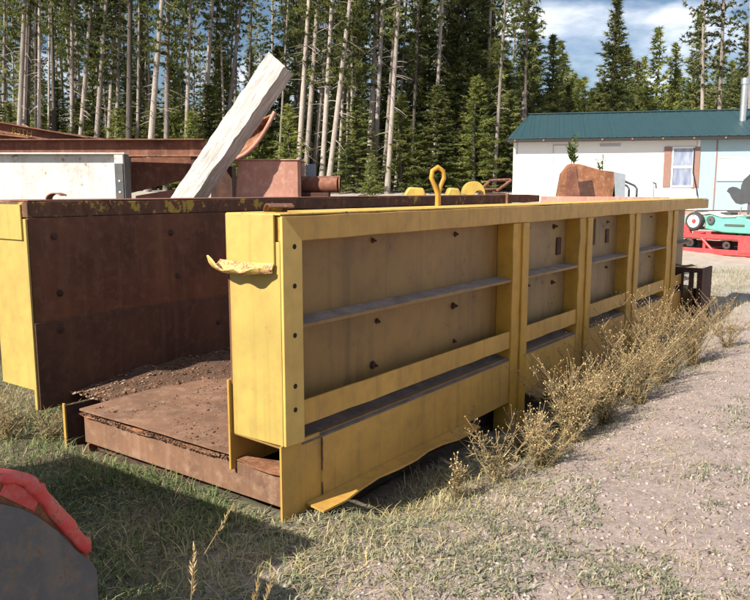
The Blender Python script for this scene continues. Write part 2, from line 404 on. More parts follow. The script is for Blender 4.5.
# ------------------------------------------------------------------ the steel trough
trough = empty('steel_trough', (0, 0, 0))
tag(trough, 'long yellow and rusty steel trough with open near end and posts along its side', 'trough')
LEN = 8.1
POSTS = [(2.545, 2.785), (3.90, 4.17), (5.30, 5.60), (6.74, 7.12)]
def P(name, mat, fn, parent=trough, bevel=.003, smooth=None, label=None):
    b = MB(); fn(b); o = b.build(name, M[mat] if isinstance(mat, str) else mat, parent, smooth, bevel)
    if label: o['label'] = label
    return o
# right-hand wall: a hollow box, ribbed on its outer face
P('end_plate', 'yellow_end', lambda b: b.box(-.358, -.003, .0, .014, .372, 1.40))
P('cap_plate', 'yellow_end', lambda b: b.box(-.364, -.03, -.014, -.0005, 1.285, 1.533), label='torn yellow cap plate on the near end')
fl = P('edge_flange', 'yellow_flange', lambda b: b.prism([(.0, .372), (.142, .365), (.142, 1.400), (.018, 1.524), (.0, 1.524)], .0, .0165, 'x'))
for z in (1.375, 1.18, .932, .672, .55):
    h = MB(); h.lathe([(.007, -.004), (.013, -.004), (.013, .0012), (.007, .0012)], (.0172, .085 - (1.4 - z) * .014, z), 'x', 14).lathe([(.0001, -.002), (.0068, -.002), (.0068, .0008), (.0001, .0008)], (.0172, .085 - (1.4 - z) * .014, z), 'x', 12)
    h.build('bolt_hole', M['hole'], fl)
random.seed(4)
# top beam, slightly battered along its edges
g = []
def beam_profile(y, w0, w1, z0, z1):
    j = lambda s: (random.random() - .5) * s
    return [(w0 + j(.004), y, z0 + j(.003)), (w1 + j(.006), y, z0 + j(.008)), (w1 + j(.006), y, z1 + j(.006)), (w0 + j(.004), y, z1 + j(.004))]
def battered_beam(b, w0, w1, y0, y1, z0, z1, n=34, bow=None):
    rings = []
    for i in range(n + 1):
        y = y0 + (y1 - y0) * i / n; r = beam_profile(y, w0, w1, z0, z1)
        if bow: r = [(x + bow(y)[0], yy, z + bow(y)[1]) for x, yy, z in r]
        rings += r
    fs = []
    for i in range(n):
        for k in range(4):
            fs.append((i * 4 + k, i * 4 + (k + 1) % 4, i * 4 + 4 + (k + 1) % 4, i * 4 + 4 + k))
    fs += [(3, 2, 1, 0), (n * 4, n * 4 + 1, n * 4 + 2, n * 4 + 3)]
    b.add(rings, fs)
P('top_beam', 'yellow_side', lambda b: battered_beam(b, -.365, .012, .0145, 8.72, 1.402, 1.526), bevel=.006)
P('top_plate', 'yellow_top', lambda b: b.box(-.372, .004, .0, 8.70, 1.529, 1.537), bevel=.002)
# recessed panels of the outer face, one for each bay
bays = [(.144, 2.545), (2.785, 3.90), (4.17, 5.30), (5.60, 6.74), (7.12, 8.0)]
for i, (y0, y1) in enumerate(bays):
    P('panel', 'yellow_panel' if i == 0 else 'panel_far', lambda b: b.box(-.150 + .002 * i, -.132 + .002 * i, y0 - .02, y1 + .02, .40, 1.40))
    def rib(b):
        n = 14; gr = []
        for k in range(n + 1):
            y = y0 + (y1 - y0) * k / n; s = (random.random() - .5) * .012
            gr.append([(-.131, y, .985), (-.07, y, .976 + s), (-.008 + s, y, .966 + s)])
        b.sheet(gr, .012)
    P('rib', 'dust', rib, bevel=0)
    P('rib_lip', 'yellow_panel', lambda b: b.box(-.010, -.002, y0, y1, .955, .974), bevel=.001)
    def rail(b):
        n = 12; gr = []
        for k in range(n + 1):
            y = y0 + (min(y1, 7.6) - y0) * k / n; s = (random.random() - .5) * .006
            gr.append([(-.013, y, .440 + s), (-.013, y, .572 + s * .5)])
        b.sheet(gr, .012)
    P('rail', 'yellow_side', rail, bevel=0)
    P('ledge', 'dust_shaded', lambda b: b.prism([(-.130, .385), (-.001, .352), (-.001, .342), (-.130, .375)], y0, y1, 'y'), bevel=0)
    P('skirt', 'yellow_side', lambda b: b.box(-.016, -.004, y0 + (.14 if i == 0 else 0), y1, .006, .345))
    # turned-out foot along the skirt, bent and broken off short of each post
    def foot(b):
        n = 10; a, e = (y0 + .02, y0 + 1.75) if i == 0 else (y0 + .06, y1 - .12); gr = []
        for k in range(n + 1):
            y = a + (e - a) * k / n; s = (random.random() - .5) * .01
            w_ = 1 + (.15 * math.sin(k * 1.7 + i)); lift = .03 * math.sin(k / n * 3.1) if i == 0 else 0
            gr.append([(-.002, y, .012 + s * .3), (.055 * w_, y, .004 + s + lift * .3), (.115 * w_ + s, y, -.006 + s + lift)])
        b.sheet(gr, .012)
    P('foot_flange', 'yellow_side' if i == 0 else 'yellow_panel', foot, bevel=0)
for a, e in POSTS:
    def post(b):
        n = 10; rings = []
        for k in range(n + 1):
            z = -.38 + (1.401 + .38) * k / n; s = (random.random() - .5) * .008
            rings += [(-.131, a + s, z), (.004 + s, a + s, z), (.004 + s * .6, e + s, z), (-.131, e + s, z)]
        fs = []
        for k in range(n):
            for q in range(4): fs.append((k * 4 + q, k * 4 + (q + 1) % 4, k * 4 + 4 + (q + 1) % 4, k * 4 + 4 + q))
        fs += [(3, 2, 1, 0), (n * 4, n * 4 + 1, n * 4 + 2, n * 4 + 3)]; b.add(rings, fs)
    po = P('post', 'yellow_post', post, bevel=.004)
    # the second leaf of each doubled post
    m_ = (a + e) / 2 + .02
    b = MB(); b.box(.0045, .020, m_, e + .012, -.37, 1.399); b.build('post_leaf', M['yellow_post'], po, None, .003)
P('skirt_end', 'yellow_side', lambda b: b.sheet([[(-.012, -.012 + y, z) for z in (-.03, .12, .25, .372)] for y in (0, .1, .2, .296)], .012), bevel=0)
P('weld_seam', 'yellow_rusty', lambda b: b.tube([(-.004 + random.random() * .004, .297, -.02 + k * .03) for k in range(13)], .006, 6), bevel=0)
P('box_bottom', 'yellow_panel', lambda b: b.prism([(-.357, .376), (-.02, .362), (-.02, .352), (-.357, .366)], .002, LEN, 'y'))
P('inner_liner', 'liner', lambda b: b.box(-.374, -.360, .003, LEN - .01, .64, 1.527))
P('lower_liner', 'yellow_side', lambda b: b.box(-.386, -.372, -.016, LEN - .01, .17, .665))
P('sill_beam', 'rust_dark', lambda b: b.box(-.33, -.22, .6, LEN - .1, -.35, .16))
# bolts through the panel
def hexnut(b, c, r, t):
    b.prism([(c[1] + r * math.cos(k * math.pi / 3), c[2] + r * math.sin(k * math.pi / 3)) for k in range(6)], c[0], c[0] + t, 'x')
bolt_me = None
for y in (.95, 1.88, 3.1, 3.62, 4.45, 5.0, 5.85, 6.45, 7.45):
    for z in (1.335, .855, .60):
        if z == .6 and y > 3: continue
        if bolt_me is None:
            b = MB(); b.lathe([(.0001, 0), (.027, 0), (.027, .006), (.0001, .006)], (0, 0, 0), 'x', 14); hexnut(b, (.006, 0, 0), .019, .016); b.tube([(.02, 0, 0), (.042, .004, -.003)], .009, 8)
            bolt_me = b.mesh('bolt', M['bolt'])
        bo = inst('bolt', bolt_me, trough, (-.133, y + random.uniform(-.03, .03), z + random.uniform(-.02, .02)), (random.uniform(0, 1), random.uniform(-.15, .15), random.uniform(-.2, .2)), (random.uniform(.6, 1.1),) * 3)
for y, z, s in ((3.72, 1.16, .055), (4.55, 1.25, .09), (4.98, 1.19, .05)):  # dark plates stand for the darkness of open slots in the panel
    P('slot_patch', 'rust_dark', lambda b: b.box(-.131 + .004, -.118 + .004, y - s * .8, y + s * .8, z - s * 1.5, z + s * 1.3), bevel=.003)
# peeled lip below the cap plate
def lip(b):
    n = 20; gr = []
    for k in range(n + 1):
        u = k / n; x = -.405 + .375 * u; w_ = .085 + .012 * math.sin(u * 11) - .05 * max(0, u - .75) / .25; rise = .035 + .045 * max(0, 1 - u / .3) ** 1.5 + .008 * math.sin(u * 17)
        sag = .020 * math.sin(u * 3.1)
        row = []
        for q in range(7):
            t = q / 6; row.append((x + .004 * math.sin(q * 2 + k), -.017 - w_ * t ** .8, 1.296 - sag * (.3 + .7 * t) - .052 * math.sin(min(1, t * 1.25) * 1.57) + rise * t ** 3))
        gr.append(row)
    b.sheet(gr, .009)
P('peeled_lip', 'lip_mat', lip, bevel=0, smooth=50, label='torn rusty lip of sheet metal curling out')
def curl(b, cx, cy, z, r, wd, yawr, span=2.9):
    n = 14; gr = []
    Mx = Matrix.Translation((cx, cy, z)) @ Matrix.Rotation(yawr, 4, 'Z')
    for k in range(n + 1):
        th = k / n * span; gr.append([Mx @ Vector((-r * math.cos(th) * 1.5, q * wd, r * math.sin(th))) for q in (-.5, -.17, .17, .5)])
    b.sheet(gr, .007)
P('curled_strip', 'yellow_rusty', lambda b: curl(b, -.21, .22, 1.537, .042, .13, -.5, 2.5), bevel=0, smooth=50)
P('lifting_eye', 'yellow_post', lambda b: b.tube([(-.33, 1.985, 1.53), (-.33, 1.985, 1.62), (-.338, 1.96, 1.68), (-.352, 1.935, 1.735), (-.35, 1.945, 1.785), (-.33, 1.985, 1.812), (-.31, 2.025, 1.785), (-.308, 2.035, 1.735), (-.322, 2.01, 1.68), (-.33, 2.0, 1.62), (-.33, 2.0, 1.53)], .017, 10), bevel=0, smooth=60)
# left-hand wall
P('end_plate', 'yellow_end', lambda b: b.box(-2.74, -2.285, .0, .014, .29, 1.46))
P('cap_plate', 'yellow_end', lambda b: b.box(-2.745, -2.33, -.014, -.0005, 1.32, 1.555))
P('liner_plate', 'liner', lambda b: b.box(-2.284, -2.252, -.006, LEN - .01, .745, 1.466))
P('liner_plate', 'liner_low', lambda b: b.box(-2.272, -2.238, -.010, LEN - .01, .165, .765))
P('liner_edge', 'yellow_end', lambda b: b.box(-2.280, -2.250, -.026, -.0105, .165, 1.462))
P('top_beam', 'yellow_rusty', lambda b: battered_beam(b, -2.74, -2.262, .0, LEN, 1.470, 1.572, 30), bevel=.005)
P('top_plate', 'rust_red', lambda b: b.box(-2.75, -2.268, .01, LEN, 1.575, 1.583), bevel=.002)
P('outer_plate', 'yellow_panel', lambda b: b.box(-2.74, -2.726, .02, LEN, .29, 1.468))
P('curled_strip', 'rust_orange', lambda b: curl(b, -2.40, .30, 1.583, .045, .07, .4, 2.4), bevel=0, smooth=50)
P('torn_strip', 'yellow_rusty', lambda b: b.sheet([[(-2.262, .40 + q * .02 + k * .01, 1.575 - k * .028) for q in (0, 1)] for k in range(5)], .006), bevel=0)
P('torn_strip', 'yellow_rusty', lambda b: b.sheet([[(-2.258, .62 + q * .02 + k * .006, 1.578 - k * .022) for q in (0, 1)] for k in range(4)], .006), bevel=0)
for y, z in ((.17, 1.34), (.19, .95), (.17, .70), (1.15, 1.32), (1.2, .98), (1.6, .55), (2.6, 1.3), (3.7, 1.32), (4.9, 1.3)):
    b = MB(); b.lathe([(.0001, 0), (.026, 0), (.018, .012), (.0001, .016)], (-2.2375 if z < .75 else -2.2515, y, z), 'x', 12); b.build('bolt', M['bolt'], trough)
P('support_plate', 'rust_dark', lambda b: b.box(-1.972, -1.955, .004, .60, -.15, .245))
P('support_edge', 'yellow_side', lambda b: b.box(-1.976, -1.952, -.010, .003, -.12, .262))
P('support_plate', 'rust_red', lambda b: b.box(-1.80, -1.784, .045, .70, -.15, .225))
# floor
def floorplate(b):
    n, m_ = 30, 10; gr = []
    for i in range(n + 1):
        y = -.012 + (LEN + .0) * i / n
        gr.append([(-1.775 + 1.388 * k / m_, y, .262 + (random.random() - .5) * .006 - .004 * (i == 0)) for k in range(m_ + 1)])
    b.sheet(gr, .012)
P('floor_plate', 'floor_rust', floorplate, bevel=0)
P('floor_plate', 'rust_red', lambda b: b.box(-2.243, -1.777, .35, LEN, .235, .248))
P('front_beam', 'floor_rust', lambda b: battered_beam(b, -.0, .0, 0, 1, 0, 1, 1) if False else b.prism([(-1.782, .03), (-.0185, .03), (-.0185, .205), (-1.782, .212)], .022, .036, 'y'))
P('front_beam_lip', 'rust_orange', lambda b: b.sheet([[(-1.80 + 1.78 * k / 24, .022 + q * .02 - .03 * (1 - q) * (.5 + .5 * math.sin(k * .9)), .213 + random.random() * .008) for q in (0, 1, 3)] for k in range(25)], .01), bevel=0)
P('cross_beam', 'rust_dark', lambda b: b.box(-1.775, -.39, .10, .16, -.05, .248))
P('end_wall', 'rust_pink', lambda b: b.box(-2.245, -.375, LEN + .002, LEN + .05, .2, 1.556))
P('end_wall_stiffener', 'yellow_rusty', lambda b: b.box(-2.235, -2.20, 6.9, 6.94, .75, 1.60))

# ------------------------------------------------------------------ loose dirt and chips lying on the trough floor
def chips(name, n, spread, zfn, smin, smax, mat, seed, tint=None, flat=.45, verts=8):
    r = np.random.default_rng(seed); base = np.array([[1, 0, 0], [-1, 0, 0], [0, 1, 0], [0, -1, 0], [0, 0, 1], [0, 0, -1]], float)
    tri = np.array([[0, 2, 4], [2, 1, 4], [1, 3, 4], [3, 0, 4], [2, 0, 5], [1, 2, 5], [3, 1, 5], [0, 3, 5]])
    p = spread(r, n); n = len(p); z = zfn(p[:, 0], p[:, 1])
    s = smin + (smax - smin) * r.random(n) ** 4
    V = base[None] * (s[:, None, None] * (.6 + .8 * r.random((n, 6, 1)))) * np.array([1, 1, flat]); V = V + r.normal(0, .12, V.shape) * s[:, None, None]
    th = r.random(n) * 6.283; c, q = np.cos(th), np.sin(th)
    X = V[..., 0] * c[:, None] * 1.25 - V[..., 1] * q[:, None]; Y = V[..., 0] * q[:, None] * 1.25 + V[..., 1] * c[:, None]
    V = np.stack([X + p[:, 0:1], Y + p[:, 1:2], V[..., 2] + (z + s * flat * .35)[:, None]], -1)
    Tt = tri[None] + (np.arange(n) * 6)[:, None, None]
    tn = r.random(n) if tint is None else tint(r, n, p)
    return np_mesh(name, V.reshape(-1, 3), Tt.reshape(-1, 3), mat, np.repeat(tn, 6))
# heap of dirt along the far side of the floor
hx = np.linspace(-2.24, -1.45, 18); hy = np.linspace(.25, 7.9, 110); HX, HY = np.meshgrid(hx, hy, indexing='ij')
def heap(x, y):
    e = np.clip((-1.50 + .35 * (vnoise(x, y, 1.3, 11) - .5) - .25 * sstep(y, .3, 1.6) * 0 - x) / .62, -.4, 1)
    return .248 + .07 * e * sstep(y, .12, .9) * (.7 + .6 * vnoise(x, y, 5, 12)) + .02 * (vnoise(x, y, 22, 13) - .5)
HZ = heap(HX, HY); n0, n1 = HX.shape; ii = np.arange(n0 * n1).reshape(n0, n1)
a_, b_, c_, d_ = ii[:-1, :-1].ravel(), ii[1:, :-1].ravel(), ii[1:, 1:].ravel(), ii[:-1, 1:].ravel()
dirt_me = np_mesh('dirt_heap', np.stack([HX.ravel(), HY.ravel(), HZ.ravel()], 1), np.concatenate([np.stack([a_, b_, c_], 1), np.stack([a_, c_, d_], 1)]), plain('dirt', (.10, .052, .030), .95, .4, 14, 0, .8, .02))
dirt_me.shade_smooth()
tag(inst('dirt_heap', dirt_me), 'brown dirt heaped along the left side of the trough floor', 'dirt', kind='stuff')
def sp_heap(r, n):
    y = .2 + 4.2 * r.random(n) ** 1.6; x = -2.22 + .85 * r.random(n) ** 1.2; return np.stack([x, y], 1)
def tint_heap(r, n, p):
    t = r.random(n) * .9; k = (p[:, 1] < .85) & (p[:, 0] < -1.95) & (r.random(n) < .22); t[k] = 1.0; return t
c_me = chips('bark_chips', 7000, sp_heap, lambda x, y: heap(x, y), .002, .015, M['chip'], 21, tint_heap)
tag(inst('bark_chips', c_me), 'bark chips and pale grit scattered over the trough floor dirt', 'debris', kind='stuff')
def sp_floor(r, n):
    x = -1.7 + 1.3 * r.random(n); y = .0 + 1.8 * r.random(n); k = vnoise(x, y, 5, 15) > .52; return np.stack([x[k], y[k]], 1)
c_me = chips('floor_crumbs', 2500, sp_floor, lambda x, y: x * 0 + .268, .002, .011, M['chip'], 22)
tag(inst('floor_crumbs', c_me), 'small rust flakes and crumbs on the bare floor plate', 'debris', kind='stuff')
def sp_gap(r, n): return np.stack([-1.78 + 1.4 * r.random(n), -.018 + .05 * r.random(n)], 1)
c_me = chips('gap_dirt', 1300, sp_gap, lambda x, y: .215 + .022 * vnoise(x, y, 9, 5), .003, .012, M['chip'], 23, lambda r, n, p: r.random(n) * .8)
tag(inst('gap_dirt', c_me), 'dirt packed in the gap under the floor plate edge', 'debris', kind='stuff')

# ------------------------------------------------------------------ red rimmed bucket in the lower left foreground
bk = empty('loader_bucket', (.3, -1.6, 0))
tag(bk, 'grey and red steel bucket standing at the lower left corner of the picture', 'bucket')
oy = 1.6
rim = [(-1.285, .435), (-1.318, .478), (-1.40, .62), (-1.455, .71), (-1.492, .752), (-1.566, .792), (-1.70, .845), (-1.86, .90), (-2.02, .93)]
grey = [(-1.270, .02), (-1.270, .36), (-1.286, .395), (-1.337, .455), (-1.40, .55), (-1.466, .626), (-1.52, .672), (-1.573, .704), (-1.75, .76), (-2.0, .80), (-2.1, .5), (-2.0, .02)]
back = rim + [(-2.15, .80), (-2.2, .02), (-1.29, .02)]
tall = [(-1.30, .40), (-1.42, .60), (-1.56, .77), (-1.70, .98), (-1.80, 1.17), (-1.85, 1.34)]
sh = lambda L_: [(y + oy, z) for y, z in L_]
MB().prism(sh(grey), .002, .016, 'x').build('side_plate', M['grey_plate'], bk, None, .003)
MB().prism(sh(back), -.020, .0, 'x').build('inner_plate', M['rust_orange'], bk, None, .002)
rr = [Vector((.004, y + oy, z)) for y, z in rim]; path = []
for i in range(len(rr) - 1):
    for k in range(4): path.append(rr[i].lerp(rr[i + 1], k / 4) + Vector((random.uniform(-.003, .003), random.uniform(-.003, .003), random.uniform(-.004, .004))))
path.append(rr[-1])
MB().tube(path, [.010, .019] + [.0235 + random.uniform(-.003, .003) for _ in path[2:]], 12).build('rim_tube', M['red_rim'], bk, 60)
MB().sheet([[(x, y + oy, z) for x in (-2.42, -1.6, -.9, -.36)] for y, z in tall], .012).build('back_sheet', M['grey_plate'], bk, 50)
MB().sheet([[(x, y + oy, z) for x in (-.36, -.2, -.024)] for y, z in rim], .012).build('shoulder_sheet', M['grey_plate'], bk, 50)
MB().prism(sh(tall + [(-2.2, 1.3), (-2.2, .02), (-1.29, .02)]), -.375, -.362, 'x').build('stiffener_plate', M['rust_orange'], bk, None, .003)
MB().prism(sh(tall + [(-2.2, 1.3), (-2.2, .02), (-1.29, .02)]), -2.44, -2.425, 'x').build('side_plate', M['grey_plate'], bk, None, .003)
MB().box(-2.42, -.38, .36, .38, .02, .42).build('front_sheet', M['grey_plate'], bk, None, .003)
MB().box(-.36, -.021, .30, .315, .02, .44).build('front_sheet', M['grey_plate'], bk, None, .003)
dab = MB(); dab.sheet([[(.0025, -1.47 + oy - .035 * k + .012 * q, .642 + .030 * k + .020 * q) for q in range(3)] for k in range(4)], .004); dab.build('red_smear', M['red_rim'], bk)

# ------------------------------------------------------------------ scrap behind the left wall
VA = R_(YAW)
def scrap(name, px, D, label, cat, rz=0):
    o = dep(px, 190, D); pl = Plane((o.x, o.y), VA + rz)
    e = empty(name, (o.x, o.y, 0), VA + rz); tag(e, label, cat); return e, pl
# white painted channel
t, q = scrap('white_steel_channel', 128, 7.2, 'white painted steel channel with a drilled dark end flange, behind the left wall', 'steel channel')
(xa, zt), (xb, zb) = q(-60, 153), q(128, 200)
xr = q(127, 160)[0]
MB().box(xa, xr - .10, .0, .02, 1.0, zt - .015).build('web', M['white_paint'], t, None, .004)
MB().box(xa, xr, -.07, .09, zt - .014, zt).build('top_flange', M['white_paint'], t, None, .003)
MB().box(xr - .10, xr - .018, -.065, .02, 1.0, zt - .016).build('corner_leg', M['white_paint'], t, None, .003)
ef = MB().prism([(-.07, 1.0), (.10, 1.0), (.10, zt - .06), (.06, zt - .0145), (-.07, zt - .0145)], xr - .0175, xr - .004, 'x').build('end_flange', M['grey_plate'], t, None, .002)
ef2 = MB().box(xr - .096, xr - .019, -.078, -.066, 1.0, zt - .10).build('drilled_plate', M['grey_plate'], t, None, .002)
for py in (181, 192):
    z = q(124, py)[1]; MB().lathe([(.0001, -.004), (.009, -.004), (.009, 0), (.0001, 0)], (xr - .055, -.0785, z), 'y', 10).build('hole', M['white_trim'], ef2)
MB().box(xa, xr - .02, .0, .6, 0, .99).build('base_block', M['rust_dark'], t, None, .004)
# rusty I-beam across the top
t, q = scrap('rusty_beam', 128, 7.62, 'long rusty I-beam lying level above the white channel', 'steel beam', R_(-1.5))
xa, xb = q(-70, 150)[0], q(206, 150)[0]; z0, z1 = q(60, 157)[1], q(60, 139.5)[1]
MB().box(xa, xb, -.005, .010, z0 + .015, z1 - .012).build('web', M['rust_red'], t, None, .002)
MB().box(xa, xb, -.09, .09, z1 - .012, z1).build('flange', M['rust_red'], t, None, .003)
MB().box(xa, xb, -.09, .09, z0, z0 + .014).build('flange', M['rust_orange'], t, None, .003)
for xx in (xa + .2, xb - .14): MB().box(xx, xx + .12, -.06, .06, 0, z0 - .001).build('prop', M['rust_dark'], t, None, .003)
# slanting angle irons on top
for i, (p0, p1, D, w_, lab) in enumerate((((-40, 116), (92, 139), 7.95, .10, 'rusty angle iron slanting down from the left edge with faded yellow marks'),
                                         ((-40, 118.5), (112, 141), 8.15, .05, 'thin rusty bar slanting beside the marked angle iron'),
                                         ((-45, 130), (34, 139), 7.85, .13, 'short rusty plate girder end at the far left above the I-beam'))):
    A = dep(p0[0], p0[1], D); B = dep(p1[0], p1[1], D - .1)
    e = empty('angle_iron', (A.x, A.y, 0)); tag(e, lab, 'steel bar')
    d = (B - A); l_ = d.length; X = d.normalized(); Yv = Vector((0, 0, 1)).cross(X).normalized(); Z = X.cross(Yv)
    F_ = Matrix.Translation(A - Vector((A.x, A.y, 0))) @ Matrix((X, Yv, Z)).transposed().to_4x4()
    b = MB(); b.box(0, l_, -.012, 0, -w_, 0, F_); b.build('web', M['rust_red'], e, None, .002)
    b = MB(); b.box(0, l_, -.10 if i != 1 else -.03, .05, .001, .012, F_); b.build('flange', M['rust_orange' if i == 2 else 'rust_red'], e, None, .002)
    if i == 0:
        cu = bpy.data.curves.new('paint_mark', 'FONT'); cu.body = 'RSTH'; cu.size = .095; cu.extrude = .0008
        tmp = bpy.data.objects.new('tmp', cu); col.objects.link(tmp); dg = bpy.context.evaluated_depsgraph_get()
        me = bpy.data.meshes.new_from_object(tmp.evaluated_get(dg)); bpy.data.objects.remove(tmp)
        me.materials.clear(); me.materials.append(M['yellow_far'])
        o = bpy.data.objects.new('paint_mark', me); col.objects.link(o); o.parent = e
        Mt = F_ @ Matrix.Translation((l_ * .40, -.0145, -.085)) @ Matrix.Rotation(R_(90), 4, 'X'); o.matrix_local = Mt
# sloping plate below the I-beam
t, q = scrap('rusty_chute', 165, 7.9, 'dark red rusty chute plate below the I-beam, left of the leaning white timber', 'scrap steel')
pts = [q(131, 158), q(207, 156), q(200, 176), q(131, 193)]
MB().prism(pts, 0, .03, 'y').build('plate', M['rust_red'], t, None, .003)
lo = [q(131, 200), q(190, 185), q(200, 210), q(131, 215)]
MB().prism([q(128, 196), q(170, 189), q(172, 230), q(128, 230)], .25, .29, 'y').build('back_plate', M['rust_pink'], t, None, .003)
MB().box(-.35, .3, .05, .25, 0, 1.25).build('base', M['rust_dark'], t, None, .004)
# leaning weathered timber
A = dep(190, 197, 7.35); B = dep(282, 62, 7.5); dT = (B - A).normalized(); A0 = A - dT * (A.z / dT.z)
t = empty('leaning_timber', (A0.x, A0.y, 0)); tag(t, 'whitish weathered square timber leaning up to the right', 'timber')
Ln = (B - A0).length; Yv = FH.copy(); Xv = dT.cross(Yv).normalized() * -1; Yv = dT.cross(Xv)
Xv = Yv.cross(dT)
n = 60; rings = []; random.seed(9)
rot = Matrix((Xv, Yv, dT)).transposed() @ Matrix.Rotation(R_(-24), 3, 'Z')
wob = [[random.uniform(-.010, .010) for _ in range(2)] for _ in range(10)]
for k in range(n + 1):
    u = k / n; hw, hd_ = .112 + .008 * math.sin(u * 9), .10
    for j, (sx, sy) in enumerate(((-1, -1), (-.6, -1.03), (-.1, -1.05), (.4, -1.0), (1, -.94), (1.03, .2), (1, 1), (0, 1.02), (-1, 1), (-1.03, .1))):
        zz = Ln * u - (.015 * (sx + 1) + random.uniform(0, .010) if k == n else 0)
        rings.append((sx * hw + random.uniform(-.007, .007), sy * hd_ + random.uniform(-.006, .006), zz))
fs = []
for k in range(n):
    for j in range(10): fs.append((k * 10 + j, k * 10 + (j + 1) % 10, k * 10 + 10 + (j + 1) % 10, k * 10 + 10 + j))
fs += [tuple(range(9, -1, -1)), tuple(range(n * 10, n * 10 + 10))]
b = MB(); b.add(rings, fs); o = b.build('beam', M['timber'], t, 35); o.rotation_euler = rot.to_euler()
# curved rusty scoop behind the timber
t, q = scrap('rusty_scoop', 250, 8.45, 'curved rusty scoop edge sticking up behind the leaning white timber', 'scrap steel')
gr = []
for k in range(13):
    u = k / 12; o_ = [q(205 + 70 * u ** .85, 158 + 6 * math.sin(u * 3) - 47 * u ** 2.4)]
    i_ = q(215 + 58 * u, 140 - 28 * u)
    x0, z0 = o_[0]; x1, z1 = i_
    gr.append([(x0, -.02, z0), (x0 * .7 + x1 * .3, .16, z0 * .7 + z1 * .3), (x0 * .35 + x1 * .65, .22, z0 * .35 + z1 * .65), (x1, .12, z1)])
MB().sheet(gr, .018).build('blade', M['rust_orange'], t, 50)
MB().tube([g_[0] for g_ in gr], .022, 8).build('lip', M['rust_pink'], t, 50)
x0, z0 = q(232, 160); MB().box(x0 - .30, x0 - .05, .25, .5, 0, z0 - .06).build('mount', M['rust_dark'], t, None, .005)
# rusty tank box and pipe
t, q = scrap('rusty_tank', 262, 7.58, 'pinkish rusty steel tank to the right of the leaning timber', 'tank')
poly = [q(227, 197), q(238, 161), q(298, 160), q(299, 197)]
z_t = q(262, 160.5)[1]; xl, xr_ = q(232, 165)[0], q(298, 165)[0]
MB().prism([(xl - .12, 0), (xr_, 0), (xr_, z_t), (xl + .06, z_t)], 0, .75, 'y').build('shell', M['rust_pink'], t, None, .008)
MB().prism([(xl - .02, z_t + .001), (xr_ + .012, z_t + .001), (xr_ + .012, z_t + .014), (xl + .05, z_t + .014)], -.012, .76, 'y').build('lid', M['rust_pink'], t, None, .003)
MB().box(xr_ + .002, xr_ + .03, -.01, .05, 0, z_t - .01).build('corner_angle', M['rust_dark'], t, None, .003)
MB().box(xr_ + .032, xr_ + .13, .5, .56, 0, z_t - .02).build('corner_angle', M['fade_blue'], t, None, .003)
t, q = scrap('rusty_pipe', 322, 7.75, 'thick rusty pipe end lying to the right of the rusty tank', 'pipe')
(xp0, zc), (xp1, _) = q(301, 184.5), q(339, 184.5); rP = (q(320, 176)[1] - q(320, 193)[1]) / 2
b = MB(); b.tube([(xp0, .1, zc), (xp1, .0, zc)], rP, 22, False); b.tube([(xp1, .0, zc), (xp0, .1, zc)], rP - .015, 22, False); b.build('shell', M['rust_red'], t, 60)
MB().lathe([(rP - .016, 0), (rP + .004, 0), (rP + .004, .012), (rP - .016, .012)], (xp1 - .002, 0, zc), 'x', 22).build('rim', M['rust_orange'], t, 60)
MB().box(xp0 - .02, xp1 - .1, -.1, .2, 0, zc - rP + .004).build('cradle', M['rust_dark'], t, None, .004)
# yellow machine far behind
t, q = scrap('yellow_machine', 450, 14.5, 'old yellow farm machine mostly hidden behind the far part of the trough', 'machine')
cx, cz = q(473.5, 194); R1 = (q(484, 194)[0] - q(463, 194)[0]) / 2
arc = [(cx + R1 * 1.05 * math.cos(a), cz + R1 * 1.2 * math.sin(a)) for a in [math.pi * k / 14 for k in range(15)]]
arc_i = [(cx + .1 + R1 * .5 * math.cos(a), cz - .05 + R1 * .6 * math.sin(a)) for a in [math.pi * k / 14 for k in range(15)]]
MB().prism(arc + arc_i[::-1], -.1, .28, 'y').build('fender', M['yellow_far'], t, 40, .01)
for (a0, a1, py, nm) in ((403, 426, 187, 'hood'), (445, 461, 187.5, 'cover')):
    x0, z1 = q(a0, py); x1, _ = q(a1, py); z0 = q(a0, 197)[1]
    MB().prism([(x0, z0 - .8), (x1, z0 - .8), (x1, z0 + .02), (x1 - .06, z1 - .02), (x0 + .25 * (x1 - x0), z1), (x0 + .02, z0 + .05)], -.2, .3, 'y').build(nm, M['yellow_far'], t, 40, .03)
MB().box(q(400, 190)[0], q(486, 190)[0], -.25, .35, 0, .85).build('chassis', M['rust_dark'], t, None, .01)
t, q = scrap('scrap_ironwork', 495, 15.2, 'rusty angle frame lying just left of the white house', 'scrap steel')
for a0, b0 in (((478, 192), (490, 181)), ((490, 180.5), (511, 179.5)), ((511, 180), (497, 191)), ((481, 190), (502, 189))):
    x0, z0 = q(*a0); x1, z1 = q(*b0); MB().tube([(x0, random.uniform(-.1, .1), z0), (x1, random.uniform(-.1, .1), z1)], .03, 6).build('bar', M['rust_red'], t)
MB().box(q(479, 190)[0], q(505, 190)[0], -.2, .2, 0, q(490, 193)[1]).build('base', M['rust_dark'], t, None, .01)
